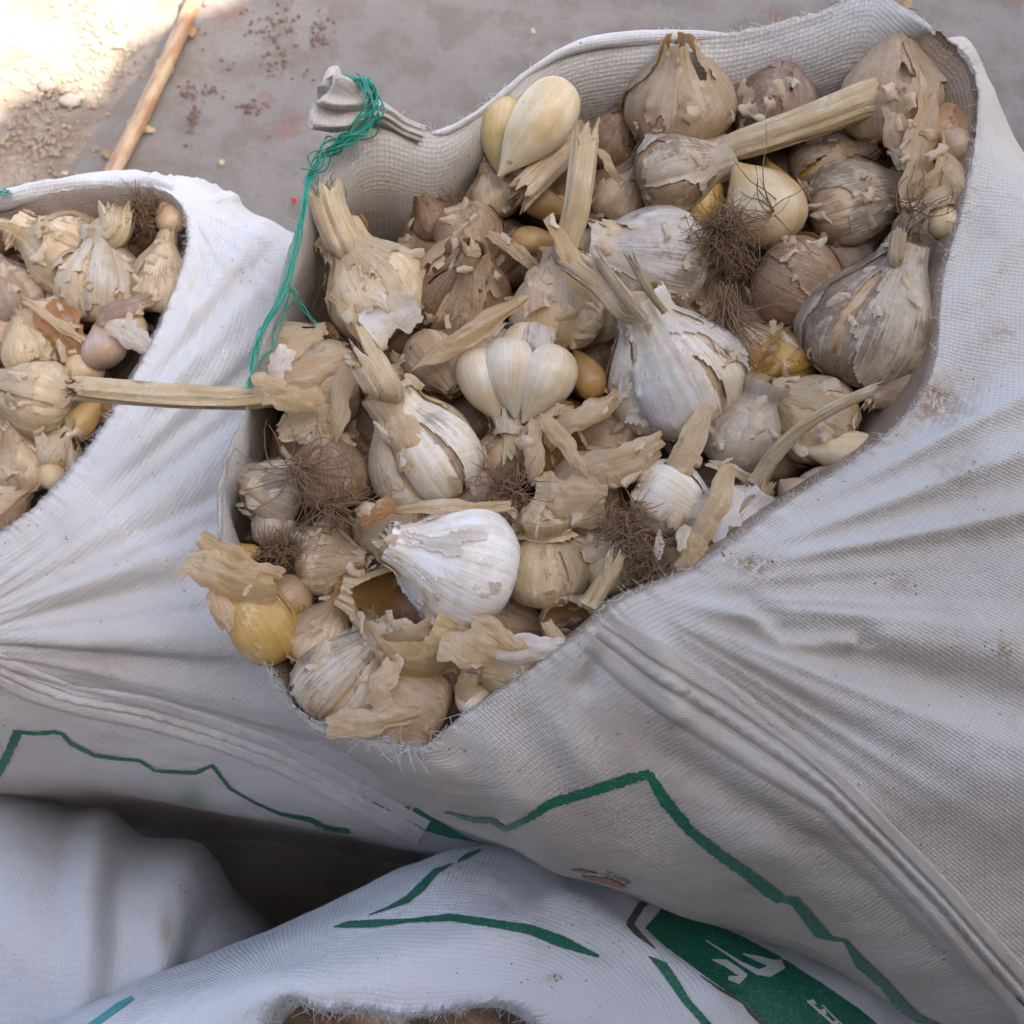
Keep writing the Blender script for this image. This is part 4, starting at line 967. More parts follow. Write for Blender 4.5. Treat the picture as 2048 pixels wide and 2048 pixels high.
# ---- filler layer: bulbs lying deeper, seen only through the gaps
protos = []
for i in range(5):
    V, F, sk, _ = skin_mesh(.05, 1., 6+i % 3, .2, 900+i, nt=36, nth=66); r = mesh_np('skin', V, F, M_skin, sk)
    s_ = stem_mesh([(0, 0, .02), (0, 0, .025), (.001, 0, .032), (.003, .001, .04)], .0050, .0045, 900+i, nth=20); protos.append((r, s_))
def inside(u, v, poly):
    c_ = False; n = len(poly)
    for i in range(n):
        x0, y0 = poly[i]; x1, y1 = poly[i-1]
        if (y0 > v) != (y1 > v) and u < (x1-x0)*(v-y0)/(y1-y0)+x0: c_ = not c_
    return c_
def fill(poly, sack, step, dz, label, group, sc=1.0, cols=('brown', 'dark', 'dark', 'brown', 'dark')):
    k = 0; us = [p[0] for p in poly]; vs_ = [p[1] for p in poly]
    v = min(vs_)
    while v < max(vs_):
        u = min(us)+(k % 2)*step*.5; k += 1
        while u < max(us):
            a, b = u+rng.uniform(-.25, .25)*step, v+rng.uniform(-.25, .25)*step
            if -80 < a < 2100 and -80 < b < 2100 and inside(a, b, poly):
                me, sm = protos[int(rng.integers(5))]; s1 = sc*rng.uniform(.8, 1.15)
                M4 = frame(a, b, SACK[sack](b)+dz+rng.uniform(-.006, .008), rng.uniform(0, 360), rng.uniform(-20, 60)) @ Matrix.Scale(s1, 4)
                r = obj('garlic_bulb', None); r.matrix_world = M4; tag(r, label, 'garlic bulb', group)
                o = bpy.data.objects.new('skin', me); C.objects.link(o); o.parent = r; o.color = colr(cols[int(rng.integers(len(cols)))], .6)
                o = bpy.data.objects.new('stem', sm); C.objects.link(o); o.parent = r; o.color = colr('straw', .4)
            u += step
        v += step*.8
shr = lambda P, f: [(sum(p[0] for p in P)/len(P)*(1-f)+p[0]*f, sum(p[1] for p in P)/len(P)*(1-f)+p[1]*f) for p in P]
polyM = [(820,480),(920,400),(1100,300),(1400,270),(1780,260),(1850,360),(1850,500),(1840,740),(1690,890),(1380,1090),(1150,1230),(900,1400),(720,1390),(610,1320),(570,1180),(560,980),(620,780),(700,640)]
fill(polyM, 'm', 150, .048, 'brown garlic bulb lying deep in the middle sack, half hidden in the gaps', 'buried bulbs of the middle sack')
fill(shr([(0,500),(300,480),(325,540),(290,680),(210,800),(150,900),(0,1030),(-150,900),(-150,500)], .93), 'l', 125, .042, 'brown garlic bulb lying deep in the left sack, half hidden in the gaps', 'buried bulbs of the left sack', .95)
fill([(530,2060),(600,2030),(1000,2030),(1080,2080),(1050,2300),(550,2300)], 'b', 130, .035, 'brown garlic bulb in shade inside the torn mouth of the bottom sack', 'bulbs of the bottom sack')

# ------------------------------------------------------------------ the bulbs of the middle sack, one by one
st = lambda path, r, **k: dict(path=path, r=r, **k)
B = bulb
# back row
B(1360,198,228,100,48,-.2,'tan',.45,'large brown bulb with collapsed neck at the back wall',n=5,lobe=.10,husk=.35,hole=(.50,.9),inner=1,neck=.13,stub=.0,scol='brown',H=.88)
B(1548,210,180,80,25,.8,'pink',.7,'dusty pinkish brown bulb at the back, behind the long thick stem',n=4,lobe=.2,husk=.4,hole=(.35,.8),stub=0,cloves=3,ccol='brown')
B(1785,190,225,95,20,-.8,'tan',.35,'bulb in the back right corner with splayed pointed skins',n=7,lobe=.24,husk=.5,hole=(.3,.8),cloves=5,ccol='pink',neck=.14,stub=.25,extra=3)
B(1218,285,130,60,20,2.4,'dark',.7,'dark brown bulb in shade left of the large back bulb',n=5,husk=.2)
B(1898,268,150,70,10,-1.2,'orange',.6,'rusty brown bulb squeezed against the right inner wall',n=5,husk=.4)
B(868,440,100,120,30,1.6,'dark',.9,'small dark mouldy bulb against the left inner wall',n=5,husk=.2,stub=0)
B(1240,400,120,60,20,2.6,'tan',.5,'tan bulb in the dark gap below the dark brown bulb',n=5,husk=.4)
# shell with the two glossy cloves
B(1065,300,210,-128,5,1.6,'brown',.4,'split bulb at the top left holding two glossy cream cloves',n=5,lobe=.1,husk=0,hole=(-.05,.5),neck=.12,stub=.1,seed=311,scol='tan',stem=st([(1040,360,.3),(1062,378,.5)],(32,34),col='tan',fray=.008,dirt=.3))
clove(1012,192,985,352,92,.5,(.56,.45,.24),'glossy cream clove with golden flank, left one of the pair in the split bulb',dirt=.1,roll=30,bend=.22)
clove(1142,165,1000,348,122,-1.8,(.64,.57,.42),'largest glossy cream clove with a dark spot, lying on the split bulb',dirt=.6,roll=-15,bend=.16,wedge=.2)
stick_stem([(1165,268,1.2),(1120,310,.8),(1045,385,.2)],30,35,-.4,'tan','thick hollow stem stump below the pair of glossy cloves',flat=.85)
# long thick stem bulb
B(1352,352,190,18,8,.2,'cream',.7,'bulb with the long thick pale stem reaching towards the back right corner',n=5,lobe=.30,husk=.6,hole=(.55,.7),cloves=0,neck=.20,extra=3,hcol='white',
  stem=st([(1465,296,-1.),(1540,270,-1.6),(1640,235,-2.0),(1720,205,-2.2),(1775,192,-2.2)],(24,36),col='straw',fray=.004,flat=.7,dirt=.3,fib=24))
clove(1560,492,1485,312,168,-.6,'straw','big honey coloured clove with flat side up in the middle of the back half',dirt=.3,roll=10,bend=.1)
clove(1590,450,1520,318,84,1.2,'yellow','narrow golden clove half behind the honey coloured clove',dirt=.3,roll=-30)
clove(1385,455,1450,330,80,1.3,'yellow','golden brown clove left of the honey coloured clove, in shade',dirt=.4,roll=50)
B(1655,330,170,20,30,1.4,'tan',.5,'purplish torn bulb under the end of the long thick stem',n=4,lobe=.25,husk=.5,stub=0,hole=(.3,.6),cloves=3,ccol='yellow')
B(1702,410,212,15,15,.3,'cream',.8,'purple streaked bulb with white shoulder, right of the honey coloured clove',n=5,lobe=.28,husk=.5,hcol='white',stub=.1,neck=.13)
flake(1845,300,240,70,80,-2.0,'cream','long flat tan skin hanging in the right back corner',curl=.5,bow=.1,point=.5,spin=10)
flake(1795,255,150,50,100,-1.6,'tan','narrow pointed brown skin at the tip of the long thick stem',curl=.5,bow=.2,point=.8)
flake(1885,345,170,50,60,-2.6,'cream','curled tan skin strip leaning on the right inner wall',curl=.6,bow=.6,spin=30)
flake(1880,390,140,40,20,-2.8,'straw','pale ring of curled skin at the right rim',curl=.5,bow=1.1,spin=-20)
flake(1910,350,90,45,80,-2.9,'cream','small pale curled scale touching the right rim',curl=.8,bow=.5)
root_clump(1830,440,50,40,-1.5,'thin tangle of brown roots at the right rim, above the dirty white bulb',L=.03)
# left group
B(755,580,225,124,8,-.2,'cream',.35,'large smooth cream bulb with long thick neck leaning on the left wall',n=5,lobe=.06,husk=.15,neck=.22,H=1.05,wr=.6,hcol='cream',
  stem=st([(684,480,-1.2),(662,430,-1.6),(650,385,-1.8)],(44,46),col='cream',flat=.75,fray=.004,dirt=.25,fib=70))
B(938,478,155,-70,15,.5,'cream',.8,'brown bulb standing root side up with a dark root tuft, left of the tall stem',n=5,roots=90,rl=.016,rsp=.9,husk=.3,stub=0)
B(925,588,205,70,55,-.2,'brown',.95,'dirt crusted bulb with torn top and white patch, beside the smooth cream bulb',n=6,lobe=.22,husk=.55,hole=(.45,.4),cloves=4,ccol='tan',stub=.05,extra=4,roots=0,hcol='tan')
B(875,725,140,-60,30,.9,'tan',.5,'tan bulb wrapped in loose skins below the dirt crusted bulb',n=5,husk=.7,stub=.05,extra=4)
flake(780,632,120,85,25,-2.6,'snow','bright white papery scrap with torn edge on the smooth cream bulb',curl=.8,bow=-.2,jag=.6,dirt=0,point=.4)
flake(762,600,60,22,120,-3.2,'snow','tiny curled white strip above the bright white papery scrap',curl=.6,bow=.6,jag=.5,dirt=0)
flake(700,640,150,24,-60,-1.2,'straw','thin curved straw coloured skin at the base of the smooth cream bulb',curl=.6,bow=.6)
flake(940,665,260,45,28,-2.1,'straw','long narrow twisted skin strip above the heart shaped bulb',curl=.7,bow=.1,twist=1.0,point=.7)
B(1112,618,195,84,10,-.1,'cream',.2,'cream bulb with the tall upright stem, in the middle of the back half',n=5,lobe=.06,husk=.35,neck=.2,wr=.6,
  stem=st([(1130,500,-1.6),(1150,430,-2.2),(1160,360,-2.6),(1168,285,-2.6)],(25,27),col='straw',fray=.008,fib=30,flat=.8),extra=2)
flake(1148,520,200,50,115,-2.6,'straw','broad strip of dry skin peeling from the tall upright stem',curl=.6,bow=.15,spin=20)
flake(1212,318,90,20,-60,-3.0,'straw','looped scrap of dry skin at the top of the tall stem',curl=.4,bow=1.0)
clove(1040,385,1150,440,66,1.6,'gold','golden clove in the dark gap left of the tall stem',roll=40)
clove(1020,478,1135,488,58,1.3,'gold','second golden clove below the first, left of the tall stem',roll=-10)
flake(1030,500,140,28,-40,-.3,'straw','pale split strip pointing down towards the cream bulb',curl=.5,bow=.3)
# centre
B(1305,522,225,172,15,-.1,'white',.65,'chunky white bulb with cut stem lying to the left, rust brown marks on top',n=5,lobe=.10,husk=.45,neck=.2,H=1.1,hcol='snow',
  stem=st([(1230,478,-1.2),(1212,478,-1.2)],(34,36),col='cream',fray=.006),extra=3)
B(1598,575,192,-28,12,.2,'cream',1.0,'brown dusty bulb with a long beard of roots hanging to its left',n=3,lobe=.06,H=1.15,husk=.35,roots=120,rl=.030,rsp=.6,stub=0,rdroop=(.1,-1,.35),seed=415)
root_clump(1450,470,50,170,-1.4,'matted nest of brown roots in front of the brown dusty bulb',L=.028,wander=1.9,spread=1.0)
root_clump(1450,590,30,120,-1.2,'hanging beard of brown roots right of the chunky white bulb',L=.040,dirn=(-.02,-1,.1),spread=.22,wander=.7)
root_clump(1540,420,30,9,-1.6,'few thin roots crossing the honey coloured clove',L=.04,dirn=(-.2,.4,.3),spread=.8,wander=.7)
B(1218,625,130,120,10,1.4,'cream',.2,'plain cream bulb half hidden behind the split white bulb',n=4,lobe=.05,husk=.2)
B(1748,652,288,72,22,-1.6,'white',.8,'big dirt streaked white bulb at the right rim with a thin upright neck',n=5,lobe=.16,husk=.55,hole=(.62,.5),neck=.11,ccol='gold',cloves=5,seed=421,spin=0,slits=[(55,.40,.78,9)],
  stem=st([(1792,520,-2.4),(1798,470,-2.9)],(15,14),col='cream',fray=.003),extra=2)
B(1690,515,130,60,20,1.8,'pink',.6,'grey purple bulb peeping out above the big dirt streaked bulb',n=5,husk=.4,hole=(.4,.5),cloves=4,ccol='orange')
B(1850,545,120,80,10,-.4,'tan',.5,'brown papery bulb pressed against the right rim',n=5,husk=.6,extra=2)
B(1345,742,292,121,22,-1.0,'white',.4,'largest white bulb in the centre, split open, with fanned dry stem ends',n=5,lobe=.30,husk=.60,neck=.17,H=.98,seed=433,hcol='snow',spin=0,slits=[(118,.22,.60,5),(78,.52,.80,6)],
  stem=st([(1252,612,-3.0),(1212,570,-3.4),(1172,540,-3.6)],(31,26),col='cream',fray=.010,flat=.6,dirt=.05),extra=3)
stick_stem([(1290,640,0),(1240,580,-.3),(1200,520,-.6)],14,13,-3.6,'cream','narrow pale stem strand leaning beside the largest white bulb',flat=.6,fray_=.006)
stick_stem([(1330,625,0),(1300,585,-.2),(1270,530,-.4)],9,12,-4.0,'straw','second pale stem strand, right of the fanned stem ends',flat=.6,fray_=.006)
clove(1195,800,1150,690,72,1.3,'gold','golden clove wedged left of the largest white bulb',roll=20)
# heart shaped bulb
hb = B(1040,750,236,-98,18,-.2,'white',.4,'heart shaped bulb of three smooth cloves with tips down, left of the largest white bulb',n=4,lobe=.42,husk=.30,hole=(-.12,.9),cloves=4,ccol='cream',seed=441,roots=35,rl=.010,stub=.30,neck=.12,splay=.3)
clove(1118,690,1060,850,120,-1.0,'white','dusty right hand clove of the heart shaped bulb',dirt=.5,roll=-20)
clove(1022,672,1018,835,112,-1.2,'white','smooth middle clove of the heart shaped bulb',dirt=.1,roll=0)
clove(945,695,985,850,96,-.6,'white','left clove of the heart shaped bulb, curved along its edge',dirt=.1,roll=30)
# hero bulb 2
B(852,902,250,122,18,-1.0,'white',.4,'greenish white bulb with thick frayed neck and open slits, centre left',n=5,lobe=.32,husk=.55,neck=.20,seed=452,hcol='cream',spin=0,slits=[(100,.25,.70,5),(62,.50,.74,6),(128,.45,.68,2.5)],
  stem=st([(765,770,-2.6),(738,728,-2.9),(722,706,-3.0)],(37,34),col='cream',fray=.009,flat=.7,dirt=.15,fib=40),extra=4)
# long stem at left
B(650,770,175,180,5,.3,'tan',.4,'broken bulb whose long straight stem lies across the left sack',n=5,lobe=.3,husk=.5,hole=(.1,.5),cloves=3,ccol='pink',neck=.16,stub=0,extra=5,hcol='cream',
  stem=st([(585,788,-1.2),(545,792,-2.2),(470,797,-3.1),(350,793,-3.6),(240,784,-3.8),(155,776,-3.9)],(22,24),col='straw',fray=.004,flat=.8,dirt=.2,fib=160))
B(595,708,150,30,20,.4,'cream',.4,'half shell of cream skin at the left rim above the long straight stem',n=5,lobe=.1,husk=.4,hole=(.25,.5),stub=0,extra=2)
flake(610,745,190,70,15,-1.2,'cream','wide curved skin above the base of the long straight stem',curl=.9,bow=.2,jag=.5)
flake(680,800,170,50,75,-1.3,'cream','upright greyish skin right of the base of the long straight stem',curl=.9,bow=.2)
flake(585,795,120,60,170,-2.6,'straw','torn straw coloured skin wrapped round the base of the long straight stem',curl=1.2,bow=.1,point=.3)
flake(545,768,90,40,150,-2.9,'cream','short pale skin splinter on the long straight stem at the left rim',curl=.9,bow=.2)
flake(620,840,150,70,20,-.6,'cream','torn tan skin below the base of the long straight stem',curl=.7,bow=.2,jag=.6)
flake(560,725,70,50,60,-1.5,'snow','small bright white skin scrap at the left rim',curl=.7,bow=.3,jag=.5,dirt=0)
flake(740,760,120,60,-60,.4,'gold','orange brown skin behind the thick frayed neck',curl=.8,bow=.2)
# lower left
B(660,945,172,95,20,.2,'cream',1.0,'rusty brown bulb with pale crown, left of the greenish white bulb',n=5,lobe=.15,husk=.35,hcol='cream',stub=.06)
B(548,985,150,150,10,.2,'grey',.5,'pale grey bulb veiled by roots at the left rim',n=6,lobe=.25,husk=.6,stub=.05,extra=2)
root_clump(590,930,26,36,-1.6,'loose web of roots over the pale grey bulb',L=.034,dirn=(.6,-.5,.2),spread=.7,wander=1.0)
root_clump(655,1010,26,50,-1.0,'curly roots hanging below the rusty brown bulb',L=.03,dirn=(.5,-.5,.2),spread=.9,wander=1.3)
B(655,1120,145,0,12,-.2,'cream',.7,'small round bulb with fine rings and a dense root tuft on its left',n=6,lobe=.08,husk=.2,roots=150,rl=.012,rsp=1.0,H=.95,stub=0,seed=466)
root_clump(562,1095,30,130,-.9,'dense grey brown root ball left of the small round bulb',L=.014,wander=1.9,spread=1.3)
B(545,1050,90,110,20,.6,'grey',.5,'small grey bulb between the two root tufts at the left rim',n=5,husk=.5,stub=0)
clove(560,1215,615,1150,100,.0,'brown','greyish purple clove below the dense root ball',dirt=.3,roll=15)
B(520,1238,150,120,10,-.5,(.46,.31,.10),.25,'bright yellow bulb bulging over the left rim, pale skins on top',n=3,lobe=.10,husk=.12,hole=None,neck=.16,stub=.1,H=1.55,seed=471,hcol='straw',squash=1.0)
flake(455,1150,200,80,160,-2.4,'straw','dry frayed skins sticking out over the left rim, above the yellow bulb',curl=.9,bow=.2,jag=.7,point=.3)
flake(475,1120,190,50,150,-1.8,'straw','upper frayed skin strip at the left rim',curl=.9,bow=.1,jag=.8,point=.3)
flake(440,1210,110,50,100,-1.4,'cream','thin translucent skin hanging outside the left rim, left of the yellow bulb',curl=.9,bow=.3,jag=.5)
clove(505,1130,480,1085,60,.6,'yellow','small yellow clove at the left rim above the frayed skins',roll=0)
B(640,1275,150,60,5,.4,'tan',.3,'tan papery bulb right of the yellow bulb',n=4,lobe=.15,husk=.6,stub=.05)
B(690,1355,212,48,10,-.4,'white',.75,'purple and white striped bulb curving along the lower left rim',n=4,lobe=.38,husk=.6,H=1.1,stub=.05,seed=481,hcol='white',extra=3,spin=0,slits=[(110,.35,.85,8),(70,.5,.85,4)])
B(800,1408,205,150,5,.4,'tan',.4,'flattened papery brown bulb at the lowest point of the mouth',n=5,lobe=.12,husk=.7,neck=.18,extra=4,H=1.1)
flake(745,1440,190,60,5,-.9,'cream','broad brown skin along the torn lower rim',curl=.6,bow=.1,jag=.5)
flake(765,1370,100,60,60,-1.4,'cream','thin grey cream skin on the striped bulb',curl=.8,bow=.2)
# open shell
B(822,1232,262,158,18,-1.0,(.56,.44,.26),.3,'large open papery shell with golden hollow below the bright white bulb',n=3,lobe=.12,husk=.2,open_=(110,.70,46,.22),stub=0,cloves=0,seed=491,hcol='cream',extra=2,spin=0)
B(915,1130,262,160,22,-2.2,'snow',.04,'bright white ribbed bulb, the whitest of all, lower centre',n=3,lobe=.05,husk=.25,neck=.13,H=1.0,wr=.8,seed=497,stub=.10,hcol='snow',roots=20,rl=.006)
flake(905,1015,240,34,-4,-2.6,'cream','long wavy cream skin ribbon above the bright white bulb',curl=.6,bow=.25,jag=.4,point=.5,twist=.5)
flake(755,1025,80,45,35,-2.2,'orange','small orange brown skin tip at the left end of the wavy ribbon',curl=1.1,bow=.1)
B(785,1065,165,60,20,1.3,'tan',.4,'tan bulb mostly hidden left of the bright white bulb',n=5,husk=.4)
B(930,975,130,40,10,1.6,'pink',.4,'shaded tan bulb under the wavy skin ribbon',n=4,husk=.4)
B(1090,1135,178,92,18,-.3,'straw',.2,'plump tan yellow bulb with cut neck right of the bright white bulb',n=4,lobe=.05,husk=.45,neck=.3,wr=.8,stub=.06,extra=3,seed=502,spin=0,slits=[(88,.40,.70,2.5)])
root_clump(1015,985,34,60,-.6,'wiry root clump above the plump tan yellow bulb',L=.026)
B(1010,915,120,60,10,1.4,'brown',.5,'brown bulb behind the wiry root clump',n=5,husk=.5,extra=3)
# open shells right of centre
B(1108,890,150,75,20,.0,'straw',.2,'open shell with rust orange hollow below the heart shaped bulb',n=3,lobe=.1,husk=.2,open_=(90,.55,60,.30),spin=0,stub=0,hcol='cream')
flake(1070,905,130,45,85,-1.1,'cream','pale upright skin rim on the left of the orange hollow',curl=1.0,bow=.3)
flake(1130,890,150,40,-55,-1.6,'straw','folded tan skin across the orange hollow',curl=.8,bow=.1)
flake(1165,835,170,60,25,-1.0,'cream','arched skin over the orange hollow',curl=1.1,bow=.5)
B(1205,990,215,30,20,.4,'tan',.25,'wide broken shell with pale ragged rim, right of the wiry roots',n=4,lobe=.06,husk=.3,open_=(110,.75,50,.3),spin=0,stub=0,hcol='cream',seed=511)
flake(1230,930,220,90,15,-1.3,'cream','broad fan shaped skin standing over the wide broken shell',curl=1.0,bow=.5,jag=.4)
flake(1140,1000,150,110,-10,-.6,'cream','squarish cream skin with a torn straight edge',curl=.5,bow=.1,jag=.5,point=.2)
flake(1375,900,190,60,55,-1.2,'cream','twisted brown skin leaning right below the largest white bulb',curl=.9,bow=.2,twist=.8)
B(1342,1000,158,-28,15,-.2,'white',.2,'smooth round white bulb with a small brown root scar',n=3,lobe=.05,husk=.0,H=1.15,stub=0,seed=517,roots=12,rl=.006)
B(1210,1125,140,150,10,.6,'cream',.4,'pale bulb partly buried in a nest of roots',n=4,husk=.4,stub=0)
root_clump(1255,1065,46,150,-1.5,'big nest of brown root shavings near the front rim',L=.018,wander=1.6,spread=1.3,core=.75)
root_clump(1290,1135,36,90,-1.0,'darker root shavings just behind the front rim',L=.016,wander=1.6,spread=1.3,core=.7)
stick_stem([(1180,1210,0),(1215,1150,-.2),(1228,1120,-.3)],22,20,-1.4,'straw','short ridged stem stump in front of the root nest',flat=.7)
B(1350,1140,125,100,40,-.2,'straw',.1,'crumpled yellow husk chunk at the front rim',n=6,lobe=.3,husk=.8,hole=(-.1,.2),stub=.1,extra=6,hcol='straw',ccol='straw')
flake(1318,1090,60,22,85,-2.2,'snow','slim white sliver standing in the root nest',curl=.5,bow=.1,point=.8,dirt=0)
flake(1385,1110,90,60,70,-2.4,'straw','pointed yellow skin beside the crumpled husk chunk',curl=.7,bow=.2)
B(1020,1345,130,170,35,-.5,'straw',.1,'crumbled yellow husk with pale broken plates at the lower front rim',n=6,lobe=.3,husk=.8,hole=(-.1,.1),stub=.1,extra=8,hcol='cream')
flake(935,1300,110,75,-15,-2.6,'cream','stiff pale plate of skin left of the crumbled yellow husk',curl=.4,bow=.1,jag=.4,point=.2)
flake(1060,1300,150,55,0,-2.4,'snow','white ribbed skin plate above the front rim',curl=.9,bow=.2)
flake(1000,1275,130,45,-35,-2.6,'straw','yellow skin strip leaning across the crumbled husk',curl=.6,bow=.1)
B(1135,1235,120,110,15,.0,'straw',.2,'hollow brown shell at the front rim, left of the pinched fabric',n=4,lobe=.1,husk=.4,spin=0,open_=(80,.5,60,.3),stub=0,extra=3)
flake(1120,1290,110,36,-60,-2.,'straw','split stem skin with orange stripe lying on the front rim',curl=.9,bow=.1)
clove(930,1435,990,1370,95,.1,'white','white clove tucked behind the lower front rim',dirt=.1)
flake(945,1350,110,50,60,-.7,'straw','thin skin hanging over the white clove at the front rim',curl=1.1,bow=.2)
# right front
B(1487,865,160,70,20,.2,'grey',.25,'grey brown bulb ringed with fine horizontal ribs',n=3,lobe=.04,husk=0,H=1.2,neck=.3,stub=0,seed=531)
B(1620,835,190,150,15,.5,'straw',.3,'honey brown bulb with pointed tip left, behind the thin curved stem',n=3,lobe=.08,husk=.4,neck=.1)
B(1560,735,150,-160,10,1.5,'yellow',.3,'yellow papery bulb in the gap left of the big dirt streaked bulb',n=5,husk=.5,extra=3)
stick_stem([(1515,965,1.),(1545,915,.3),(1600,860,-.3),(1670,815,-.6),(1742,782,-.8)],18,17,-2.2,'straw','thin curved yellow stem pointing to the upper right',flat=.6,fray_=.004)
B(1455,1055,190,50,28,-.4,'white',.45,'white bulb with rust spots at the front rim, split by a wide orange gap',n=4,lobe=.32,husk=.5,hole=(.5,.6),cloves=4,ccol='gold',neck=.12,seed=541,extra=3,hcol='snow',stub=.1)
flake(1425,1030,210,60,60,-1.8,'cream','curved cream skin edge along the orange gap',curl=1.1,bow=.3,jag=.4)
clove(1760,905,1600,900,86,.2,'cream','pale pointed clove with brown tip side at the right front rim',dirt=.3,bend=.05)
clove(1700,960,1570,985,80,.9,'pink','mauve grey clove under the pale pointed clove',dirt=.2)
clove(1600,1000,1560,960,70,.7,'brown','small glossy brown clove at the right front rim',dirt=.2)
flake(1480,950,130,26,-25,-.6,'straw','dry pale shreds at the foot of the thin curved stem',curl=.7,bow=.2,jag=.7)
root_clump(1790,770,20,8,.2,'few straight fine roots below the big dirt streaked bulb',L=.04,dirn=(.8,-.2,0),spread=.4,wander=.5)

B(1850,455,125,-60,15,-1.6,'tan',.6,'tan bulb with dusty crown against the right rim, above the big dirt streaked bulb',n=4,husk=.4)
clove(1925,330,1890,230,85,-1.8,'brown','brown clove pressed into the back right corner',dirt=.4)
clove(1895,480,1885,400,70,-2.6,'cream','pale clove wedged under the right rim',dirt=.3)
B(1800,780,125,200,15,-.4,'brown',.7,'dark brown bulb in the shaded gap at the right rim',n=5,husk=.5)
B(1500,700,120,30,10,1.5,'gold',.3,'amber papery bulb in shade right of the largest white bulb',n=4,husk=.4,hcol='straw')
B(985,395,110,100,10,1.8,'tan',.6,'dusty tan bulb in shade below the split bulb with the glossy cloves',n=4,husk=.5)
# ------------------------------------------------------------------ bulbs of the left sack
B(205,568,188,84,12,-.3,'cream',.25,'split bulb with tall frayed neck, centre of the left sack',n=7,lobe=.34,husk=.6,neck=.2,sack='l',seed=601,hcol='white',spin=0,slits=[(85,.4,.82,5),(112,.35,.78,4),(60,.45,.75,3)],stem=st([(228,460,-1.3),(232,425,-1.5)],(30,34),col='straw',fray=.006,fib=30),extra=4)
B(125,505,170,150,10,.4,'cream',.3,'pale bulb with brown frayed neck at the upper left of the left sack',n=4,lobe=.1,husk=.4,neck=.2,sack='l',stem=st([(60,470,-.8),(20,455,-.9)],(20,22),col='straw',fray=.006,fib=20))
B(322,560,120,80,5,-.2,'cream',.35,'upright ribbed bulb at the right rim of the left sack',n=4,lobe=.12,husk=.3,H=1.35,sack='l')
B(285,435,150,60,10,1.2,'dark',.6,'dark bulb with woolly roots at the back of the left sack',n=5,sack='l',husk=.3,stub=0)
root_clump(285,430,40,150,-.2,'dark woolly root mass at the back of the left sack',sack='l',L=.02,spread=1.3,wander=1.6)
clove(345,470,335,385,62,-.3,'tan','plain tan clove in the upper right corner of the left sack',sack='l')
B(150,470,130,80,10,1.6,'brown',.5,'shaded brown bulb behind the pale ones of the left sack',n=5,sack='l')
clove(222,735,188,650,92,-.8,'pink','round greyish clove near the right rim of the left sack',sack='l',dirt=.2,bend=.05)
clove(185,770,150,680,80,.2,'cream','cream clove leaning behind the round greyish clove',sack='l')
clove(275,690,210,610,88,-.2,'cream','tan clove with a white skin cap above the round greyish clove',sack='l',dirt=.3,roll=30)
flake(262,672,100,55,-35,-1.8,'snow','bright white skin cap on the tan clove of the left sack',sack='l',curl=1.0,bow=.2,dirt=0)
flake(240,618,130,45,20,-1.0,'pink','arched greyish skin above the white skin cap',sack='l',curl=.9,bow=.4)
flake(130,665,140,90,-60,-.6,'orange','orange brown inner skin in the left sack',sack='l',curl=.6,bow=.1,dirt=0)
flake(105,640,150,22,-38,-1.2,'cream','thin pale ridge of skin over the orange brown skin',sack='l',curl=.8,bow=.1)
B(62,700,118,100,20,-.4,'straw',.2,'peach coloured bulb left of the orange skin in the left sack',n=3,lobe=.08,husk=.3,sack='l',stub=.1,hcol='cream')
flake(60,640,130,70,20,-.8,'cream','curled greyish skin above the peach coloured bulb',sack='l',curl=1.2,bow=.3)
B(75,795,172,165,12,-.6,'cream',.3,'broad cream bulb with open slit at the left edge',n=3,lobe=.2,husk=.5,sack='l',seed=621,neck=.15,extra=2,spin=0,slits=[(60,.35,.8,6)])
clove(140,880,200,790,62,.7,'gold','golden clove at the right rim of the left sack',sack='l')
B(45,935,125,100,15,.1,'tan',.35,'knobbly tan bulb in the lower part of the left sack',n=5,lobe=.25,husk=.5,sack='l')
B(118,905,95,60,10,.2,'cream',.2,'small broken cream bulb at the lower rim of the left sack',n=4,husk=.5,sack='l',hole=(.2,.4),cloves=3,ccol='gold',extra=2)
clove(130,945,60,960,60,.3,'straw','peach clove near the lower rim of the left sack',sack='l')
B(10,1010,110,30,10,.1,'brown',.4,'brown bulb at the lower left edge of the left sack',n=5,husk=.4,sack='l')
B(12,590,150,110,15,.3,'pink',.5,'pinkish brown bulb at the left edge beside the split bulb',n=5,husk=.5,sack='l',extra=2)
B(-10,680,120,110,15,.5,'tan',.4,'tan bulb cut by the left edge of the picture',n=5,husk=.5,sack='l')
B(-20,880,130,110,15,.5,'tan',.4,'tan bulb cut by the left edge, lower one',n=5,husk=.5,sack='l')

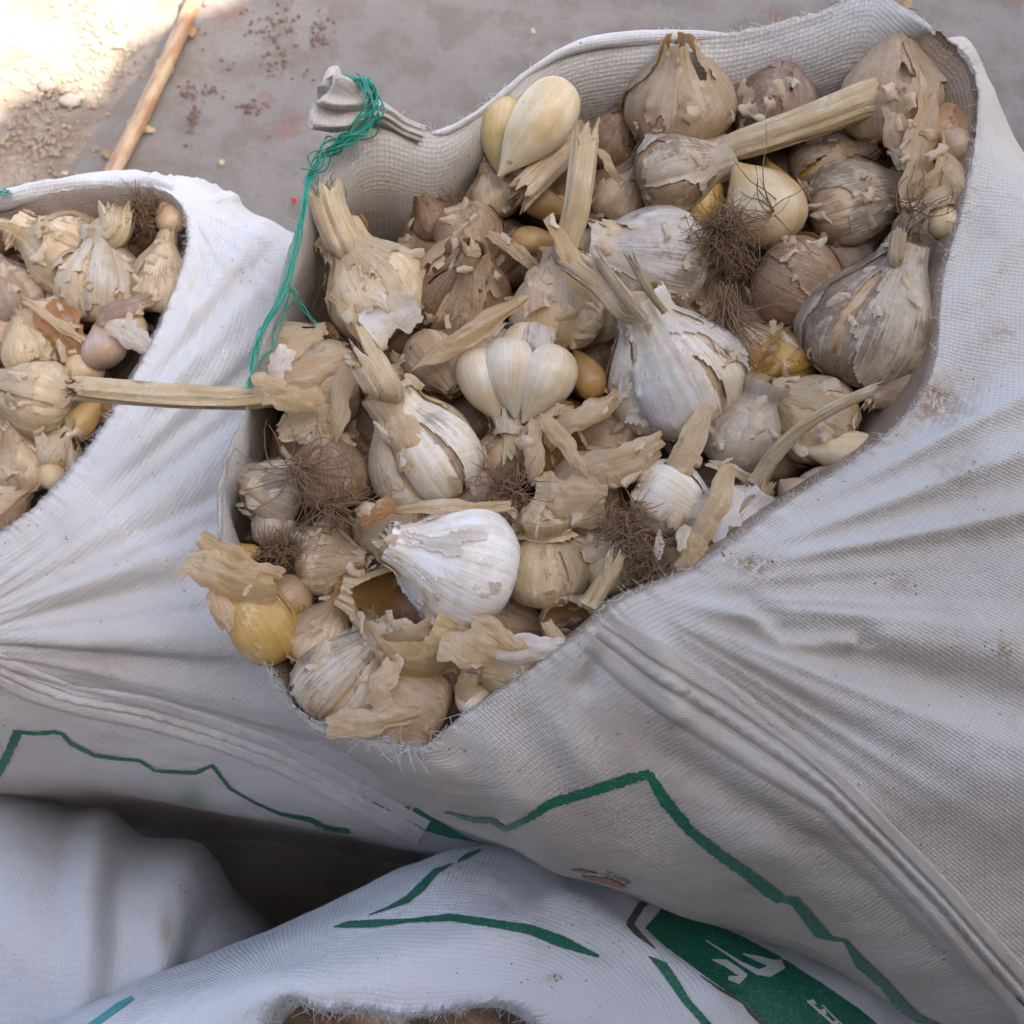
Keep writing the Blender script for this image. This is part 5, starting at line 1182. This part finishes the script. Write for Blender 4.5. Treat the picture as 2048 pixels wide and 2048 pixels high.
# ------------------------------------------------------------------ things on the ground
P0, P1 = ground_at(215, 352, .02), ground_at(392, -10, .02)
def cane():
    A, Bv = np.array(P0-(P1-P0)*.35), np.array(P1+(P1-P0)*.9); s = np.linspace(0, 1, 160)[:, None]; P = A+(Bv-A)*s
    P[:, 0] += .006*np.sin(s[:, 0]*5); rad = .0108+.0*s[:, 0]
    th = np.linspace(0, 2*np.pi, 28, endpoint=False)
    for c_ in (.12, .27, .415, .60, .78, .93): rad = rad+.0028*np.exp(-((s[:, 0]-c_)/.005)**2)-.0012*np.exp(-((s[:, 0]-c_-.009)/.004)**2)
    d = (Bv-A)/np.linalg.norm(Bv-A); a = np.cross(d, [0, 0, 1.]); b = np.cross(d, a)
    V = P[:, None]+(rad[:, None]*(1+.03*vn(np.cos(th)*3, np.sin(th)*3, s*6)))[..., None]*(a*np.cos(th)[:, None]+b*np.sin(th)[:, None])[None]
    V[..., 2] += .0
    sk = np.stack(np.broadcast_arrays(np.cos(th)[None], np.sin(th)[None], s*12), -1)
    k = NT('cane'); at = k.n('ShaderNodeAttribute', attribute_name='sk').outputs['Vector']
    n1 = k.noise(k.vm('MULTIPLY', at, (5, 5, .6)), 1, 4, .6); n2 = k.noise(k.vm('MULTIPLY', at, (1, 1, 1.2)), 1, 3, .6)
    k.set(k.b.inputs['Base Color'], k.mix(k.rng(n2, .4, .6), k.mix(n1, c3(.24, .12, .06), c3(.31, .18, .095)), k.mix(n1, c3(.36, .27, .17), c3(.42, .30, .18)))); k.b.inputs['Roughness'].default_value = .45
    o = obj('cane_stick', mesh_np('cane_stick', V.reshape(-1, 3)-A, grid_faces(160, 28, True), k.m, sk.reshape(-1, 3))); o.location = A
    tag(o, 'brown cane stick with nodes lying on the ground behind the left sack', 'stick')
cane()
def gflake(u, v, L, w_, ang, label, col='snow'):
    p = ground_at(u, v, .010); me = flake_mesh(L, w_, int(u+v), curl=.7, bow=.2, nt=14, nw=8, jag=.3); o = obj('husk_flake', me, None, colr(col, .05))
    o.matrix_world = Matrix.Translation(p) @ Matrix.Rotation(R(ang), 4, 'Z') @ Matrix.Rotation(R(-90), 4, 'X'); tag(o, label, 'garlic husk')
gflake(294, 258, .026, .012, 70, 'white curled garlic skin on the cement right of the cane')
gflake(384, 64, .022, .012, 20, 'white garlic skin on the cement beside the upper part of the cane', 'cream')
gflake(216, 310, .020, .012, 60, 'pale grey skin scrap on the cement left of the cane', 'grey')
gflake(130, 346, .010, .006, 80, 'tiny white skin scrap at the broken edge of the cement')
gflake(444, 325, .010, .007, 30, 'tiny white crumb on the cement between the two sacks')
gflake(1067, 62, .010, .006, 30, 'tiny white crumb on the cement behind the back rim')
gflake(588, 402, .012, .006, 30, 'small red plastic scrap on the cement by the green twine', (.5, .03, .05))
def stone(u, v, r, col, label, z=0, sq=.6):
    p = ground_at(u, v, z); th = np.linspace(0, 2*np.pi, 16, endpoint=False); ph = np.linspace(0, np.pi, 10)
    X = np.sin(ph)[:, None]*np.cos(th)[None]; Y = np.sin(ph)[:, None]*np.sin(th)[None]; Z = np.cos(ph)[:, None]*np.ones((1, 16))
    f = r*(1+.35*fbm(X*1.5+u, Y*1.5, Z*1.5, 2)); V = np.stack([X*f*1.3, Y*f, Z*f*sq+r*sq*.5], -1)
    o = obj('pebble', mesh_np('pebble', V.reshape(-1, 3), grid_faces(10, 16, True), mat_plain('pebble_stone', col, .85, .3, 90))); o.location = p; tag(o, label, 'pebble')
stone(140, 205, .012, (.42, .37, .30), 'pale pebble on the shaded dirt in the upper left', -.02)
stone(97, 176, .010, (.25, .19, .16), 'brown pebble on the edge of the shadow in the upper left', -.02)
stone(240, 90, .009, (.35, .26, .2), 'small brown pebble in the sunlit dirt', -.02)
stone(160, 195, .006, (.3, .25, .2), 'tiny pebble right of the pale pebble', -.02)
def grit(name, spots, mat, label, n, r):
    Vs, Fs = [], []; k = 0; base = np.array([(1,0,0),(-1,0,0),(0,1,0),(0,-1,0),(0,0,1),(0,0,-1)], float); f = np.array([(0,2,4),(2,1,4),(1,3,4),(3,0,4),(2,0,5),(1,2,5),(3,1,5),(0,3,5)])
    for (cu, cv, su, sv, wgt) in spots:
        for _ in range(int(n*wgt)):
            p = ground_at(rng.normal(cu, su), rng.normal(cv, sv), 0.003); rr = r*rng.uniform(.3, 1.4)**1.5
            Vs.append(base*rr*rng.uniform(.5, 1.3, (6, 3))+np.array(p)+np.array([0, 0, -.022 if p.x < slab_x(np.array(0.), np.array(p.y)) else 0])); Fs.append(f+k); k += 6
    tag(obj(name, mesh_np(name, np.concatenate(Vs), np.concatenate(Fs), mat, smooth=False)), label, None, None, 'stuff')
grit('gravel', [(190,60,45,50,1),(60,260,60,60,1.2),(120,120,80,60,.6)], mat_plain('grit', (.30,.24,.18), .9, .4, 200), 'loose grit on the dirt in the upper left', 420, .0032)
grit('brick_crumbs', [(560,50,30,22,1),(640,62,12,22,.5),(385,250,8,20,.5),(400,180,22,10,.5),(510,215,16,8,.4),(560,130,20,14,.5),(480,100,120,70,.5)], mat_plain('brick_crumb', (.17,.10,.085), .9, .3, 200), 'red brown brick crumbs on the cement', 90, .0026)

# ------------------------------------------------------------------ small torn skin scraps lying over the heaps, too many to count
bpy.context.view_layer.update()
dg = bpy.context.evaluated_depsgraph_get()
def scraps(poly, n, label, sizes):
    me = [None]; Vs, Fs, Sk, k = [], [], [], 0; us = [p[0] for p in poly]; vs_ = [p[1] for p in poly]; g = np.random.default_rng(77); made = 0
    while made < n:
        a, b = g.uniform(min(us), max(us)), g.uniform(min(vs_), max(vs_))
        if not inside(a, b, poly): continue
        if math.hypot(a-925, b-1125) < 125 and g.random() < .93: made += 1; continue
        if (math.hypot(a-1350, b-740) < 125 or math.hypot(a-1720, b-640) < 120 or math.hypot(a-852, b-902) < 110) and g.random() < .6: made += 1; continue
        dr = (px(a, b, 1.0)-CAM).normalized(); hit, loc, nrm, _, ob, _ = scene.ray_cast(dg, CAM, dr); made += 1
        if not hit or ob.name.startswith(('fabric', 'stem', 'garlic_clove', 'clove', 'root', 'green', 'rim', 'tied', 'frayed', 'dry_stem')): continue
        if nrm.dot(dr) > 0: nrm = -nrm
        if g.random() < .65 and nrm.dot(-dr) > .8: continue            # scraps gather at the shoulders and in the gaps
        L, W_ = g.uniform(*sizes)*.001, g.uniform(.25, .7); W_ *= L; nt, nw = 9, 6
        s = np.linspace(-1, 1, nt)[:, None]; q = np.linspace(-1, 1, nw)[None]; sd = made*1.7
        half = W_/2*(1-.45*np.abs(s)**2.2)*(1+.5*vn(s*2.5+sd, 0, 1)); x = q*half; c_ = g.uniform(.2, 1.2)
        y = -c_*W_*.5*(q**2)-g.uniform(-.3, .5)*L*.5*s**2+.10*L*vn(s*2+sd, q*2, 0); z = s*L/2*(1+.22*vn(q*2.5, sd, 2))
        P = np.stack([x+0*z, y+0*z, z+0*x], -1).reshape(-1, 3)
        t = Vector(g.normal(0, 1, 3)); t = (t-nrm*t.dot(nrm)).normalized(); tilt = nrm*1.0+t*g.uniform(-.7, .7); tilt.normalize(); t = (t-tilt*t.dot(tilt)).normalized()
        M3 = Matrix((tilt.cross(t), tilt, t)).transposed(); Vs.append(P @ np.array(M3).T+np.array(loc+nrm*.0016)); Fs.append(grid_faces(nt, nw)[:, ::-1]+k); k += nt*nw
        Sk.append(np.stack(np.broadcast_arrays(np.cos(q*1.2)+sd, np.sin(q*1.2), s*.4), -1).reshape(-1, 3))
    V = np.concatenate(Vs); c0 = V.mean(0); o = obj('skin_scraps', mesh_np('skin_scraps', V-c0, np.concatenate(Fs), M_flake, np.concatenate(Sk)), None, (.66, .60, .48, .25)); o.location = c0
    tag(o, label, None, None, 'stuff')
scraps([(830,440),(920,330),(1100,200),(1400,160),(1800,150),(1900,300),(1870,500),(1830,720),(1690,870),(1380,1080),(1150,1220),(900,1380),(720,1400),(570,1320),(480,1150),(470,980),(520,760),(640,620)], 560, 'small torn garlic skin scraps over the bulbs of the middle sack', (5, 15))
scraps([(0,440),(300,400),(345,500),(300,680),(210,800),(120,930),(0,1030)], 140, 'small torn garlic skin scraps over the bulbs of the left sack', (5, 14))
